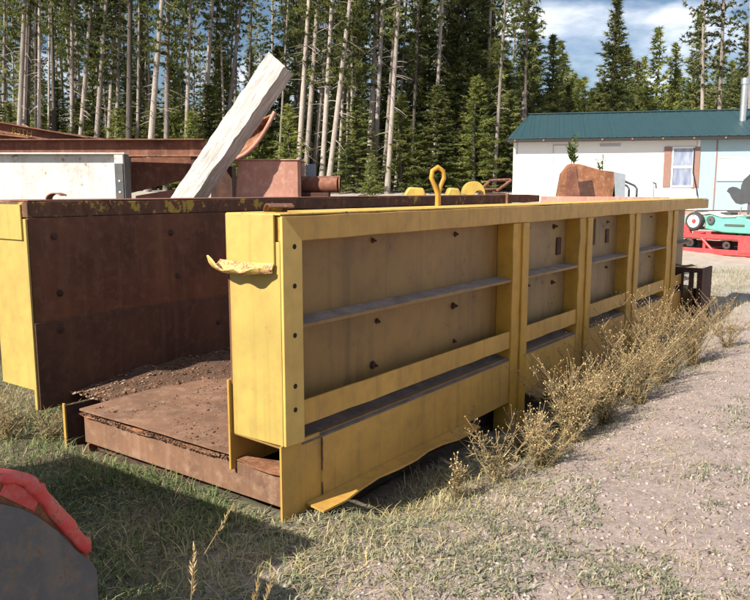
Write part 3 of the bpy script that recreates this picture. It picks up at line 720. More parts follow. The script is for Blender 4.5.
# rusty hopper with plants in it, right
HD = 12.6
t, q = scrap('rusty_hopper', 590, HD, 'rusty hooded hopper with weeds growing on top, in front of the white house', 'hopper', R_(-10))
top = [q(558, 197), q(562.5, 173), q(570, 163.5), q(580, 164), q(601, 170), q(617, 172), q(624, 176), q(624, 197)]
body = [(top[0][0] - .06, 0)] + top[:-2] + [(top[-2][0] - .13, top[-2][1] + .05), (top[-1][0] - .18, top[-1][1]), (top[-1][0] - .2, 0)]
MB().prism(body, 0, .75, 'y').build('shell', M['rust_orange'], t, None, .02)
MB().prism([(top[5][0] - .05, top[5][1] + .004), (top[6][0] + .02, top[6][1] + .03), (top[7][0] + .01, top[7][1]), (top[7][0], 0), (top[7][0] - .16, 0), (top[7][0] - .14, top[7][1])], -.03, .80, 'y').build('end_panel', M['fade_blue'], t, None, .006)
MB().prism([q(567, 168), q(576, 166), q(580, 196), q(565, 197)], -.012, -.001, 'y').build('patch', M['rust_red'], t, None, .004)
MB().prism([q(577, 182), q(592, 180), q(595, 196), q(578, 197)], -.01, -.001, 'y').build('patch', M['rust_dark'], t, None, .004)
hop, hopq = t, q
def leafy(parent_loc, h, n, seed, name, label, group=None, stems=1):
    r = np.random.default_rng(seed); e = empty(name, parent_loc); tag(e, label, 'plant', group)
    b = MB(); V = []; Tt = []; tn = []
    for s_ in range(stems):
        dx, dy = r.normal(0, .10, 2) if s_ else (0.01, 0)
        b.tube([(dx * .3, dy * .3, -.03), (dx, dy, h * .5), (dx * 1.6, dy * 1.6, h * (1 - .25 * (s_ > 0)))], [.008, .006, .003], 5)
        for k in range(n):
            u = .12 + .88 * r.random(); a = r.random() * 6.28; l_ = h * (.34 - .22 * u) * (.7 + .6 * r.random())
            p = np.array([dx * u * 1.4, dy * u * 1.4, h * u * (1 - .25 * (s_ > 0))]); d = np.array([math.cos(a), math.sin(a), .55]) * l_; sd = np.array([-math.sin(a), math.cos(a), 0]) * l_ * .16
            i0 = len(V); V += [p, p + d * .5 + sd, p + d, p + d * .5 - sd]; Tt += [[i0, i0 + 1, i0 + 2], [i0, i0 + 2, i0 + 3]]; tn += [r.random()] * 4
    b.build('stem', M['dry_stem'] if 'dry_stem' in M else M['leaf'], e)
    inst('foliage', np_mesh('foliage', V, Tt, M['leaf'], tn), e); return e
def hopw(px, py):
    x, z = hopq(px, py); return Vector((hop.location.x + math.cos(VA - R_(10)) * x - math.sin(VA - R_(10)) * .3, hop.location.y + math.sin(VA - R_(10)) * x + math.cos(VA - R_(10)) * .3, z))
leafy(hopw(575, 166), .52, 60, 3, 'weed', 'tall green weed growing from the top of the rusty hopper', stems=2)
leafy(hopw(604, 172), .30, 44, 4, 'weed', 'small green weed on the right of the rusty hopper top', stems=2)
t, q = scrap('tubular_frame', 632, HD + .4, 'thin grey tubular frame to the right of the rusty hopper', 'frame')
p0, p1, p2 = q(622, 180), q(637, 187), q(637, 200)
MB().tube([(p0[0], 0, p0[1]), (p1[0] - .04, 0, p1[1] + .02), (p1[0], 0, p1[1] - .03), (p2[0], 0, 0)], .02, 8).build('front_tube', M['grey_metal'], t, 60)
MB().tube([(p0[0], .4, p0[1]), (p1[0] - .04, .4, p1[1] + .02), (p1[0], .4, p1[1] - .03), (p2[0], .4, 0)], .02, 8).build('rear_tube', M['grey_metal'], t, 60)
MB().tube([(p0[0], 0, 0), (p0[0], 0, p0[1]), (p0[0], .4, p0[1]), (p0[0], .4, 0)], .02, 8).build('rear_legs', M['grey_metal'], t, 60)
t, q = scrap('white_drum', 650, HD + 1.5, 'white plastic drum with a dark handle right of the tubular frame', 'drum')
x0, x1 = q(643, 190)[0], q(654, 190)[0]; zt = q(648, 182)[1]; r0 = (x1 - x0) / 2
MB().lathe([(.001, 0), (r0, 0), (r0, zt - .06), (r0 * .7, zt), (.001, zt)], ((x0 + x1) / 2, 0, 0), 'z', 18).build('body', M['white_wall'], t, 50)
MB().tube([(x1 - .06, -.02, zt + .0), (x1 + .02, -.02, zt - .03), (x1 + .03, -.02, zt - .12)], .016, 6).build('handle', M['grey_metal'], t, 50)

# ------------------------------------------------------------------ dark rack at the far end of the wall
t = empty('rusty_rack', (.08, 7.55, 0)); tag(t, 'dark rusty slotted rack at the far end of the yellow wall', 'rack')
zt = .655
MB().box(-.30, .17, 0, .03, -.1, .12).build('bottom_plate', M['rust_dark'], t, None, .004)
MB().box(-.30, .17, 0, .03, zt - .06, zt).build('top_bar', M['rust_dark'], t, None, .004)
for x0, x1 in ((-.30, -.06), (.005, .065), (.105, .17)): MB().box(x0, x1, .001, .029, .12, zt - .06).build('slat', M['rust_dark'], t, None, .003)
MB().box(.14, .168, .03, .55, -.1, zt - .01).build('side_plate', M['rust_dark'], t, None, .004)
MB().box(-.30, .14, .52, .55, -.1, zt * .5).build('back_plate', M['rust_dark'], t, None, .004)
MB().sheet([[(-.20 + k * .06, .02 + q * .1, zt + .012 + .012 * math.sin(k * 2 + q)) for q in range(3)] for k in range(5)], .008).build('loose_sheet', M['rust_orange'], t)

# ------------------------------------------------------------------ red trailer with a green machine
tp = Plane((-2.75, 17.5), math.atan2(-.30, .95)); TA = tp.a
t = empty('red_trailer', (tp.o.x, tp.o.y, 0), TA); tag(t, 'low red steel trailer frame carrying the green machine', 'trailer')
def bar(px0, px1, th, y0, y1, name, mat='red_paint', par=None):
    (x0, z0), (x1, z1) = tp(*px0), tp(*px1)
    MB().prism([(x0, z0), (x1, z1), (x1, z1 + th), (x0, z0 + th)], y0, y1, 'y').build(name, M[mat], par or t, None, .008)
bar((668, 251), (790, 259.5), .13, -.06, 0, 'side_rail'); bar((678, 237), (790, 243), .11, .0, .07, 'upper_rail')
bar((660, 246), (800, 252), .12, 1.1, 1.16, 'side_rail'); bar((668, 236), (790, 241), .10, 1.15, 1.2, 'upper_rail')
for px in (671, 702, 738, 768):
    x0, z0 = tp(px, 253); z1 = tp(px, 236)[1]; MB().box(x0, x0 + .07, .001, .055, z0 - .0, z1).build('upright', M['red_paint'], t, None, .006)
    MB().box(x0 + .08, x0 + .15, 0.001, 1.1, z0 + .06, z0 + .12).build('cross_member', M['red_paint'], t, None, .006)
x0, z0 = tp(702, 238); x1, z1 = tp(713, 250); MB().tube([(x0, -.03, z0), (x1, -.03, z1)], .03, 6).build('brace', M['red_paint'], t)
xa, za = tp(739, 253); xb, zb = tp(790, 240); MB().box(xa, xb, -.075, -.062, za, zb).build('side_panel', M['red_paint'], t, None, .004)
xa, za = tp(676, 235); xb, zb = tp(690, 222); MB().prism([(xa, za), (xb, za), (xb - .08, zb), (xb - .2, zb)], .1, .16, 'y').build('wheel_chock', M['red_paint'], t, None, .01)
def wheel(parent, c, r, wd, name='wheel', hub='red_paint', n=24):
    rim_ = MB(); rim_.lathe([(.001, -wd * .25), (r * .62, -wd * .28), (r * .66, -wd * .5), (r * .70, -wd * .5), (r * .70, wd * .5), (.001, wd * .5)], c, 'y', n)
    ro = rim_.build(name, M['white_trim'], parent, 40)
    MB().lathe([(r * .66, -wd * .42), (r * .80, -wd * .58), (r * .95, -wd * .5), (r, -wd * .25), (r, wd * .25), (r * .95, wd * .5), (r * .8, wd * .58), (r * .66, wd * .42)], c, 'y', n).build('tyre', M['rubber'], ro, 50)
    MB().lathe([(.001, -wd * .52), (r * .20, -wd * .5), (r * .24, -wd * .24), (.001, -wd * .24)], c, 'y', 12).build('hub', M[hub], ro, 50)
    return ro
for px, py, r in ((678, 244, .16), (715, 244, .14)):
    x0, z0 = tp(px, py); wheel(t, (x0, .58, max(z0 - .06, r + float(gz(tp.o.x + x0 * math.cos(TA), tp.o.y + x0 * math.sin(TA))) - 0)), r, .12)
MB().box(-.5, 3.6, .02, 1.1, tp(700, 238)[1] - .03, tp(700, 238)[1] + .02).build('deck', M['rust_red'], t, None, .005)
zd = tp(700, 238)[1] + .02
gm = empty('green_machine', (tp.o.x, tp.o.y, zd), TA); tag(gm, 'pale green wheeled machine standing on the red trailer', 'machine')
def tz(px, py): x, z = tp(px, py); return x, z - zd
poly = [tz(701, 216), tz(709, 213.5), tz(720, 217.5), tz(734, 217), tz(752, 221), tz(790, 222), tz(790, 235), tz(752, 235), tz(720, 233), tz(702, 229)]
MB().prism(poly, .12, .75, 'y').build('body', M['green_paint'], gm, 35, .03)
MB().prism([tz(690, 214), tz(708, 211.5), tz(721, 215.5), tz(734, 215.5), tz(734, 217.2), tz(720, 217.6), tz(708, 213.8), tz(690, 216)], .08, .80, 'y').build('top_cover', M['white_trim'], gm, 35, .01)
x0, z0 = tz(695, 221); r = .225; wheel(gm, (x0, .0, r if r > z0 else z0), r, .16)
MB().tube([(x0, .09, r), (x0 + .35, .2, r)], .04, 8).build('axle', M['grey_metal'], gm)
MB().prism([tz(675, 219), tz(684, 217), tz(686, 231), tz(676, 232)], .2, .6, 'y').build('rear_box', M['green_paint'], gm, None, .02)
x0, z0 = tz(709, 220); MB().lathe([(.02, 0), (.10, 0), (.10, .05), (.02, .05)], (x0, .05, z0), 'y', 10).build('gear', M['grey_metal'], gm)
x0, z0 = tz(714, 219); MB().box(x0, x0 + .28, .25, .6, z0 - .05, z0 + .16).build('engine_block', M['rubber'], gm, None, .02)
MB().tube([(x0 + .45, .3, z0), (x0 + .52, .28, z0 + .3)], .014, 6).build('lever', M['steel'], gm, 60)
x0, z0 = tz(722, 224); MB().box(x0, x0 + .5, .108, .119, z0 - .06, z0 + .0).build('side_vent', M['grey_metal'], gm, None, .004)
x0, z0 = tz(741, 221); x1, _ = tz(775, 221); MB().prism([(x0, z0), (x1, z0), (x1, z0 + .3), (x1 - .1, z0 + .3), (x1 - .2, z0 + .12), (x0, z0 + .1)], .2, .62, 'y').build('seat', M['rubber'], gm, None, .03)
for pxw in (725, 778):
    x0, _ = tz(pxw, 230); wheel(gm, (x0, .02 if pxw > 770 else .8, .16), .16, .12)

# ------------------------------------------------------------------ bird cutout on a pole
t, q = scrap('bird_cutout', 740, 21.5, 'dark grey bird shaped metal cutout on a pole against the pale blue wall', 'sculpture')
z6 = lambda x, y: q(670 + x / 6, 170 + y / 6)
MB().prism([z6(*p) for p in ((340, 128), (352, 108), (375, 100), (400, 104), (424, 117), (428, 92), (442, 58), (482, 22), (545, -25), (575, -20), (570, 30), (545, 90), (600, 110), (615, 150), (545, 165), (490, 195), (425, 208), (395, 200), (368, 165), (358, 142))], -.012, .012, 'y').build('silhouette', M['grey_metal'], t, None, .004)
x0, z0 = z6(478, 190); MB().tube([(x0, .035, .3), (x0, .035, z0 + .2)], .035, 8).build('pole', M['grey_metal'], t)

# ------------------------------------------------------------------ house
NS = R_(YAW - 13)                        # facade faces the yard
hd = Vector((-math.sin(NS), math.cos(NS), 0)); sg = R_(YAW - 19.3); hc = Vector((CAM.x, CAM.y, 0)) + Vector((-math.sin(sg), math.cos(sg), 0)) * 28.0
ht = Vector((math.cos(NS), math.sin(NS), 0))
hp0 = Plane((hc.x, hc.y), NS); xl = hp0(514, 150)[0]; ho = hc + ht * xl
hp = Plane((ho.x, ho.y), NS)
HB = .62
house = empty('house', (ho.x, ho.y, HB), NS); tag(house, 'long white house with dark green metal roof and a pale blue end', 'house')
def hq(px, py): x, z = hp(px, py); return x, z - HB
W_ = 13.5; ze = hq(640, 139.5)[1]; DEP = 6.4
def hbox(x0, x1, y0, y1, z0, z1, name, mat, par=house, bevel=.006): return MB().box(x0, x1, y0, y1, z0, z1).build(name, M[mat], par, None, bevel)
xs, xe = hq(698, 160)[0], hq(716, 160)[0]
fw = hbox(0, xs, 0, .15, .35, ze, 'front_wall', 'white_wall')
bw = hbox(xs + .002, W_, -.02, .15, .35, ze, 'side_extension_wall', 'blue_wall')
hbox(.01, W_ - .01, .05, .12, -.1, .348, 'skirting', 'skirting')
MB().prism([(.0, .35), (DEP, .35), (DEP, ze), (DEP / 2, ze + .25), (.0, ze)], .001, .14, 'x').build('gable_wall', M['white_wall'], house, None, .005)
MB().prism([(.16, .35), (DEP, .35), (DEP, ze), (DEP / 2, ze + 1.0), (.16, ze)], W_ - .14, W_ - .001, 'x').build('gable_wall', M['blue_wall'], house, None, .005)
hbox(.15, W_ - .15, DEP - .15, DEP, .35, ze, 'rear_wall', 'white_wall')
# siding battens and trims
for k in range(1, 6): hbox(k * 1.22, k * 1.22 + .02, -.006, -.0005, .36, ze - .02, 'siding_joint', 'white_trim', fw, .002)
hbox(-.02, .08, -.015, .10, .34, ze, 'corner_trim', 'white_trim')
hbox(xs - .05, xs + .04, -.035, -.0205, .34, ze - .02, 'corner_trim', 'white_trim')
hbox(xe - .015, xe + .03, -.036, -.0205, .34, ze - .05, 'downpipe', 'shutter')
# roof
zr = hq(640, 112.5)[1]
run = DEP / 2 + .45
# height of the ridge as seen over the half depth: solve for a roof at its real depth
def z_at(py, extra):
    P_ = Plane((ho.x + hd.x * extra, ho.y + hd.y * extra), NS); return P_(640, py)[1] - HB
zr = z_at(112.5, DEP / 2); zev = z_at(136.5, -.45)
nx, ov = 16, .22
pw = (W_ + .7) / nx
roofE = MB().box(-ov + .6, W_ + .4, DEP / 2 - .08, DEP / 2 + .08, zr + .01, zr + .05).build('ridge_cap', M['roof_green'], house, None, .01)
sl = (zr - zev) / run
b = MB()
def slope(x0, x1, a, sgn, cut=0):
    yv = -.45 if sgn > 0 else DEP + .45; ym = DEP / 2
    F_ = lambda x, u, dz: (max(x, cut * u) if cut else x, yv + (ym - yv) * u, zev + (zr - zev) * u + dz)
    xs_ = [x0]; prof = [(x0, 0)]
    for k in range(3):
        c = x0 + (x1 - x0) * (k + .5) / 3; prof += [(c - .035, 0), (c - .02, .013), (c + .02, .013), (c + .035, 0)]
    prof.append((x1, 0)); n_ = len(prof)
    vs_ = [F_(x, 0, d) for x, d in prof] + [F_(x, 1, d) for x, d in prof] + [F_(x, 0, d - .02) for x, d in prof] + [F_(x, 1, d - .02) for x, d in prof]
    fs = []
    for i in range(n_ - 1):
        fs.append((i, i + 1, n_ + i + 1, n_ + i)); fs.append((2 * n_ + i, 3 * n_ + i, 3 * n_ + i + 1, 2 * n_ + i + 1)); fs.append((i, 2 * n_ + i, 2 * n_ + i + 1, i + 1))
    a.add(vs_, fs)
roof_me = None
for k in range(nx):
    for sgn in (1, -1):
        a = MB(); slope(0, pw - .006, a, sgn, .62 if k == 0 else 0); a.build('roof_panel', M['roof_green'], house, loc=(-ov + k * pw, 0, .002 * (k % 2)))
hbox(-ov, W_ + .4, -.43, -.40, zev - .14, zev - .03, 'fascia', 'fascia')
hbox(-ov + .02, W_ + .38, -.40, .0, zev - .06, zev - .045, 'soffit', 'fascia')
for k in range(14):
    x = .02 + k * .985; hbox(x, x + .055, -.455, -.432, zev - .11, zev - .05, 'rafter_tail', 'rafter', house, .004)
# stovepipe
x0, _ = hp0(746, 100); 
P_ = Plane((ho.x + hd.x * 1.6, ho.y + hd.y * 1.6), NS); xa, zt = P_(745.5, 78); 
b = MB(); b.tube([(xa, 1.6, zr - 1.0), (xa, 1.6, zt - HB)], .115, 16); sp_ = b.build('stovepipe', M['steel'], house, 60)
MB().tube([(xa, 1.6, zt - HB - .22), (xa, 1.6, zt - HB - .04)], .145, 16).build('stovepipe_cap', M['steel'], sp_, 60)
# window with shutters
def window(px0, py0, px1, py1, name='window'):
    (x0, z1), (x1, z0) = hq(px0, py0), hq(px1, py1)
    f = MB(); t_ = .05
    f.box(x0, x1, -.05, -.001, z0, z0 + t_).box(x0, x1, -.05, -.001, z1 - t_, z1).box(x0, x0 + t_, -.05, -.001, z0 + t_, z1 - t_).box(x1 - t_, x1, -.05, -.001, z0 + t_, z1 - t_)
    zm = (z0 + z1) / 2; f.box(x0 + t_, x1 - t_, -.045, -.001, zm - .04, zm + .04)
    o = f.build(name, M['white_trim'], house, None, .004)
    for a, c in ((z0 + t_, zm - .04), (zm + .04, z1 - t_)):
        MB().box(x0 + t_, x1 - t_, -.022, -.014, a, c).build('pane', M['pane'], o)
    return o
def glass():
    m = MT('window_pane'); n = m.noise(2.2, 4, .5, stretch=(3, 1, 1)); m.color(m.mix(m.ramp(n, .3, .7), (.16, .19, .30), (.34, .38, .48))); m.rough(.12); m.b.inputs['Specular IOR Level'].default_value = .8; return m.m
M['pane'] = glass()
window(672.5, 147, 692.5, 187)
for a, c in ((664.5, 669.5), (693.5, 698)):
    (x0, z1), (x1, z0) = hq(a, 147), hq(c, 187 if a < 690 else 188)
    hbox(x0, x1, -.045, -.012, z0, z1, 'shutter', 'shutter', house, .004)
(x0, z1), (x1, z0) = hq(553, 145), hq(574, 181)
f = MB(); f.box(x0, x0 + .03, -.02, -.0005, z0, z1).box(x1 - .03, x1, -.02, -.0005, z0, z1).box(x0 + .03, x1 - .03, -.02, -.0005, z1 - .03, z1); f.build('blank_window_frame', M['grey_trim'], house, None, .002)
(x0, z1), (x1, z0) = hq(600, 144), hq(620.5, 146.5); hbox(x0, x1, -.02, -.0005, z0, z1, 'wall_vent', 'grey_trim', house, .002)
(x0, z1), (x1, z0) = hq(717.5, 157), hq(800, 181)
f = MB(); t_ = .05; f.box(x0, x1, -.06, -.021, z0, z0 + t_).box(x0, x1, -.06, -.021, z1 - t_, z1).box(x0, x0 + t_, -.06, -.021, z0 + t_, z1 - t_)
xm = hq(728, 160)[0]; f.box(xm, xm + .04, -.055, -.021, z0 + t_, z1 - t_); wn = f.build('garage_window', M['grey_trim'], house, None, .003)
for a, c in ((x0 + t_, xm), (xm + .04, x1)): MB().box(a, c, -.04, -.030, z0 + t_, z1 - t_).build('panel', M['white_wall'], wn)
hz = MB(); x0, z0 = hq(695.5, 196); x1, z1 = hq(694, 148); hz.tube([(x0 + .04, -.08, z0), (x0, -.07, z0 + .25), (x1, -.07, z0 + .8), (x1, -.07, z1)], .02, 6); hz.build('drain_hose', M['fascia'], house, 60)

# ------------------------------------------------------------------ trees
def crown_arrays(seed, h0, h1, rmax, step, nb, prof, tuft, blades, lb, wb, droop, patch=0):
    r = np.random.default_rng(seed); V = []; tn = []
    z = h0
    base_p, base_d, base_t = [], [], []
    while z < h1:
        u = (z - h0) / (h1 - h0); k = max(2, int(nb * (1 - .35 * u))); a0 = r.random() * 6.28
        for j in range(k):
            if r.random() < patch: continue
            a = a0 + 6.283 * j / k + r.normal(0, .3); ln = rmax * prof(u) * (.55 + .6 * r.random())
            dr = droop * (1 - u) - .45 * u + r.normal(0, .12)
            d = np.array([math.cos(a), math.sin(a), -dr]); tone = r.random() * .5
            m_ = max(2, int(ln / tuft))
            for q in range(m_):
                s = (q + .4 + .6 * r.random()) / m_; s = s if ln < .6 else .18 + .82 * s
                p = d * (ln * s) + np.array([0, 0, z + .12 * ln * s * s])
                base_p.append(p + r.normal(0, .05, 3)); base_d.append(d / np.linalg.norm(d)); base_t.append(tone + .5 * s * r.random() + .15 * u)
        z += step * (.7 + .6 * r.random()) * (1 - .45 * u)
    bp = np.array(base_p); bd = np.array(base_d); bt = np.array(base_t); n = len(bp)
    bp = np.repeat(bp, blades, 0); bd = np.repeat(bd, blades, 0); bt = np.repeat(bt, blades)
    N_ = len(bp); dirs = bd * .8 + r.normal(0, .75, (N_, 3)); dirs[:, 2] *= .75; dirs /= np.linalg.norm(dirs, axis=1)[:, None]
    L_ = lb * (.6 + .7 * r.random(N_)); sd = np.cross(dirs, r.normal(0, 1, (N_, 3))); sd /= np.linalg.norm(sd, axis=1)[:, None]
    wd = wb * (.7 + .6 * r.random(N_))
    o_ = bp - dirs * (L_ * .3)[:, None]
    V = np.stack([o_ + sd * wd[:, None] * .5, o_ - sd * wd[:, None] * .5, o_ + dirs * L_[:, None]], 1).reshape(-1, 3)
    T_ = np.arange(len(V)).reshape(-1, 3); return V, T_, np.repeat(np.clip(bt + r.normal(0, .08, N_), 0, 1), 3)
spruce_prof = lambda u: (1 - u) ** .85 * (.75 + .25 * min(1, u * 6)) + .03
pine_prof = lambda u: math.sin(min(1, (u + .12)) * 2.7) ** .7 * (1 - .35 * u) if u < .98 else .2
def trunk_mesh(name, h, r0, mat, seed, stubs=0, stub_lo=.1, bend=.12):
    r = random.Random(seed); b = MB(); pts = []; rad = []
    p1, p2 = r.random() * 6, r.random() * 6
    for k in range(13):
        u = k / 12; pts.append((bend * math.sin(u * 3 + p1) * u, bend * math.sin(u * 2.6 + p2) * u, h * u - .3 * (k == 0))); rad.append(r0 * (1 - .86 * u) * (1.25 if k == 0 else 1))
    b.tube(pts, rad, 9)
    for _ in range(stubs):
        u = stub_lo + (.75 - stub_lo) * r.random(); a = r.random() * 6.28; l_ = .3 + .9 * r.random(); k = min(11, int(u * 12)); c = Vector(pts[k]).lerp(Vector(pts[k + 1]), u * 12 - k)
        d = Vector((math.cos(a), math.sin(a), r.uniform(-.5, .15)))
        b.tube([c, c + d * l_ * .5, c + d * l_ + Vector((0, 0, -.08 * l_))], [.022, .014, .005], 4, False)
    me = b.mesh(name, mat, 60); return me
spruces, pines, youngs = [], [], []
for s in range(4):
    h = 13.0; V, T_, tn = crown_arrays(100 + s, 1.0, h, 2.0, .36, 8, spruce_prof, .16, 8, .40, .085, .40, .05)
    spruces.append((np_mesh('crown', V, T_, M['needle_spruce'], tn), trunk_mesh('trunk', h, .17, M['bark_dark'], s)))
for s in range(4):
    h = 19.0; V, T_, tn = crown_arrays(200 + s, [6.0, 8.2, 5.2, 7.2][s], h, 1.8, .46, 6, pine_prof, .22, 9, .36, .07, .18, .30)
    pines.append((np_mesh('crown', V, T_, M['needle_pine'], tn), trunk_mesh('trunk', h, .155, M['bark_pale'], 20 + s, 48), trunk_mesh('trunk', h, .15, M['bark_dark'], 40 + s, 48)))
for s in range(3):
    h = 9.0; V, T_, tn = crown_arrays(300 + s, 0.6, h, 1.7, .38, 7, lambda u: spruce_prof(u) * .9 + .12 * (1 - u), .19, 9, .38, .07, .1, .10)
    youngs.append((np_mesh('crown', V, T_, M['needle_bright'], tn), trunk_mesh('trunk', h, .11, M['bark_dark'], 60 + s)))
rs = random.Random(5)
def tree(name, cm, tm, base, sc, scxy, tilt, label, group):
    e = empty(name, base); e.rotation_euler = (0, 0, rs.random() * 6.28)
    q_ = Matrix.Rotation(tilt, 3, FH) @ Matrix.Rotation(rs.random() * 6.28, 3, 'Z'); e.rotation_euler = q_.to_euler()
    e.scale = (scxy, scxy, sc); tag(e, label, 'tree', group)
    inst('crown', cm, e); inst('trunk', tm, e); return e
# the trunks that stand out one by one: (foot x, head x at top of the picture, relative thickness, pale?)
FRONT = [(2, 4, .8, 1), (17, 24, 1.2, 1), (22, 28, .9, 1), (27, 29, .8, 0), (39, 39, .9, 1), (36, 36, .8, 0), (55, 51, .9, 0), (72, 72, 1.0, 1), (76, 90, 1.0, 1), (93, 106, 1.2, 1), (106, 116, 1.2, 1), (115, 121, .9, 1),
         (128, 131, 1.2, 0), (137, 143, .7, 0), (147, 161, 1.3, 1), (166, 168, 1.2, 1), (185, 189, 1.0, 1), (201, 212, 1.25, 1), (220, 241, .9, 1), (234, 237, .8, 1), (246, 252, .7, 0), (297, 310, 1.25, 1), (304, 317, 1.25, 1), (312, 329, 1.2, 1),
         (321, 333, 1.1, 1), (327, 351, 1.05, 1), (338, 347, .8, 1), (349, 358, 1.3, 1), (368, 376, 1.35, 1), (374, 383, 1.0, 1), (383, 395, 1.0, 1), (387, 399, 1.0, 1), (411, 419, .9, 0), (432, 442, 1.15, 1), (483, 490, 1.1, 1), (494, 505, .8, 1),
         (519, 530, 1.15, 1), (524, 528, .8, 0), (701, 703, .9, 1), (716, 725, 1.2, 1), (749, 750, .9, 1)]
ORD = ['first', 'second', 'third', 'fourth', 'fifth', 'sixth', 'seventh', 'eighth', 'ninth', 'tenth', 'eleventh', 'twelfth', 'thirteenth', 'fourteenth', 'fifteenth', 'sixteenth', 'seventeenth', 'eighteenth', 'nineteenth', 'twentieth'] + ['twenty-' + o for o in ('first', 'second', 'third', 'fourth', 'fifth', 'sixth', 'seventh', 'eighth', 'ninth')] + ['thirtieth'] + ['thirty-' + o for o in ('first', 'second', 'third', 'fourth', 'fifth', 'sixth', 'seventh', 'eighth', 'ninth')] + ['fortieth', 'forty-first']
where = ['at the very left edge of the picture', 'beside the left edge', 'above the slanting angle irons', 'above the white channel', 'above the I-beam', 'left of the leaning timber', 'behind the leaning timber', 'right of the leaning timber', 'above the rusty pipe', 'above the lifting eye', 'left of the house roof', 'behind the house roof']
for i, (xf, xh, th, pale) in enumerate(FRONT):
    D = 36 + 6 * rs.random() if xf < 515 else 41 + 4 * rs.random()
    F0 = dep(xf, 188, D); z0 = float(gz(F0.x, F0.y)); Ht = dep(xh, 0, D)
    lat = (Ht - Vector((F0.x, F0.y, 0))).dot(CR); hgt = Ht.z - z0; tilt = math.atan2(lat - 0, hgt)
    s = rs.randrange(4); p = pines[s]
    wl = where[0] if xf < 10 else where[1] if xf < 30 else where[2] if xf < 90 else where[3] if xf < 130 else where[4] if xf < 170 else where[5] if xf < 225 else where[6] if xf < 260 else where[7] if xf < 330 else where[8] if xf < 360 else where[9] if 400 < xf < 450 else where[10] if xf < 515 else where[11]
    kind = ('thick ' if th >= 1.2 else 'slim ' if th <= .9 else '') + ('pale' if pale else 'dark') + ' pine trunk'
    tree('pine_tree', p[0], p[1 if pale else 2], (F0.x, F0.y, z0 - .1), 1.0 + .12 * rs.random(), th * (.72 + .2 * rs.random()), tilt, f'{kind} {wl}, {ORD[i]} from left', 'tall pines along the forest edge')
# conifers that stand out by their crowns: (x, top y, depth, kind, width, label)
SOLO = [(609, -4, 44, 's', 1.0, 'tall pointed conifer standing alone above the house roof', 2), (548, 34, 46, 's', .95, 'dark spruce at the left end of the house roof', 0), (528, 10, 43, 's', .95, 'dark spruce crossing the pale trunks left of the house roof', 1),
        (650, 26, 50, 'y', 1.3, 'pointed green conifer just right of the tall lone conifer', 0), (668, 44, 52, 'y', 1.2, 'shorter yellowish conifer behind the middle of the roof', 1), (690, 12, 49, 's', .9, 'tall dark conifer behind the right part of the roof', 3),
        (632, 60, 54, 'y', 1.3, 'low bright conifer between the lone conifer and its neighbour', 2), (738, 22, 50, 's', 1.0, 'dark conifer behind the stovepipe', 1), (712, 40, 53, 'y', 1.2, 'yellow green conifer left of the stovepipe', 2), (580, 76, 52, 'y', 1.3, 'low yellowish conifer left of the tall lone conifer', 0),
        (565, 84, 47, 's', .8, 'small dark conifer above the left end of the roof', 2), (462, -40, 41, 's', 1.3, 'big dark spruce to the right of the lifting eye', 0), (482, -25, 46, 's', 1.1, 'dark spruce behind the pale trunk left of the house', 3), (448, 6, 44, 'y', 1.1, 'green conifer just right of the lifting eye', 1),
        (505, 62, 45, 'y', 1.2, 'low yellowish conifer left of the house wall', 2), (395, -30, 45, 's', 1.2, 'dark spruce behind the double pale trunks in the middle', 1), (422, -20, 43, 's', 1.15, 'dark spruce left of the lifting eye', 2)]
for (px, py, D, k, wd, lab, v) in SOLO:
    F0 = dep(px, 188, D); z0 = float(gz(F0.x, F0.y)); h = dep(px, py, D).z - z0
    src = spruces[v] if k == 's' else youngs[v % 3]; h0 = 13.0 if k == 's' else 9.0
    tree('conifer_tree', src[0], src[1], (F0.x, F0.y, z0 - .1), h / h0, wd * (.85 + .15 * h / h0), 0, lab, 'conifers with full crowns')
F0 = dep(372, 190, 24); z0 = float(gz(F0.x, F0.y)); h = dep(372, 153, 24).z - z0
tree('young_pine', youngs[1][0], youngs[1][1], (F0.x, F0.y, z0 - .05), h / 9.0, .42, 0, 'small bright green young pine in front of the pale trunks', None)
# deeper rows of the forest
pts = []
tries = 0
while len(pts) < 215 and tries < 6000:
    tries += 1; px = rs.uniform(-120, 880); D = rs.uniform(43, 84)
    if px > 512 and D < 55: continue
    F0 = dep(px, 188, D)
    if all((F0.x - a) ** 2 + (F0.y - b) ** 2 > 2.0 ** 2 for a, b in pts): pts.append((F0.x, F0.y))
def region(px):
    for lim, t_ in ((60, 'near the left edge'), (130, 'above the white channel'), (215, 'left of the leaning timber'), (300, 'around the leaning timber'), (350, 'above the rusty pipe'), (415, 'between rusty pipe and lifting eye'), (450, 'behind the lifting eye'), (512, 'left of the house'), (570, 'by its left end'), (640, 'over its middle'), (700, 'over the window'), (9999, 'near the stovepipe')):
        if px < lim: return t_
for k in range(44):
    px = rs.uniform(-15, 512); D = rs.uniform(38, 50); F0 = dep(px, 188, D); z0 = float(gz(F0.x, F0.y)); p = pines[rs.randrange(4)]
    tree('pine_tree', p[0], p[1], (F0.x, F0.y, z0 - .1), rs.uniform(.85, 1.1), rs.uniform(.42, .62), R_(rs.uniform(-2, 5)), 'very thin pale pine among the front trunks, ' + region(px), 'thin pines among the front trunks')
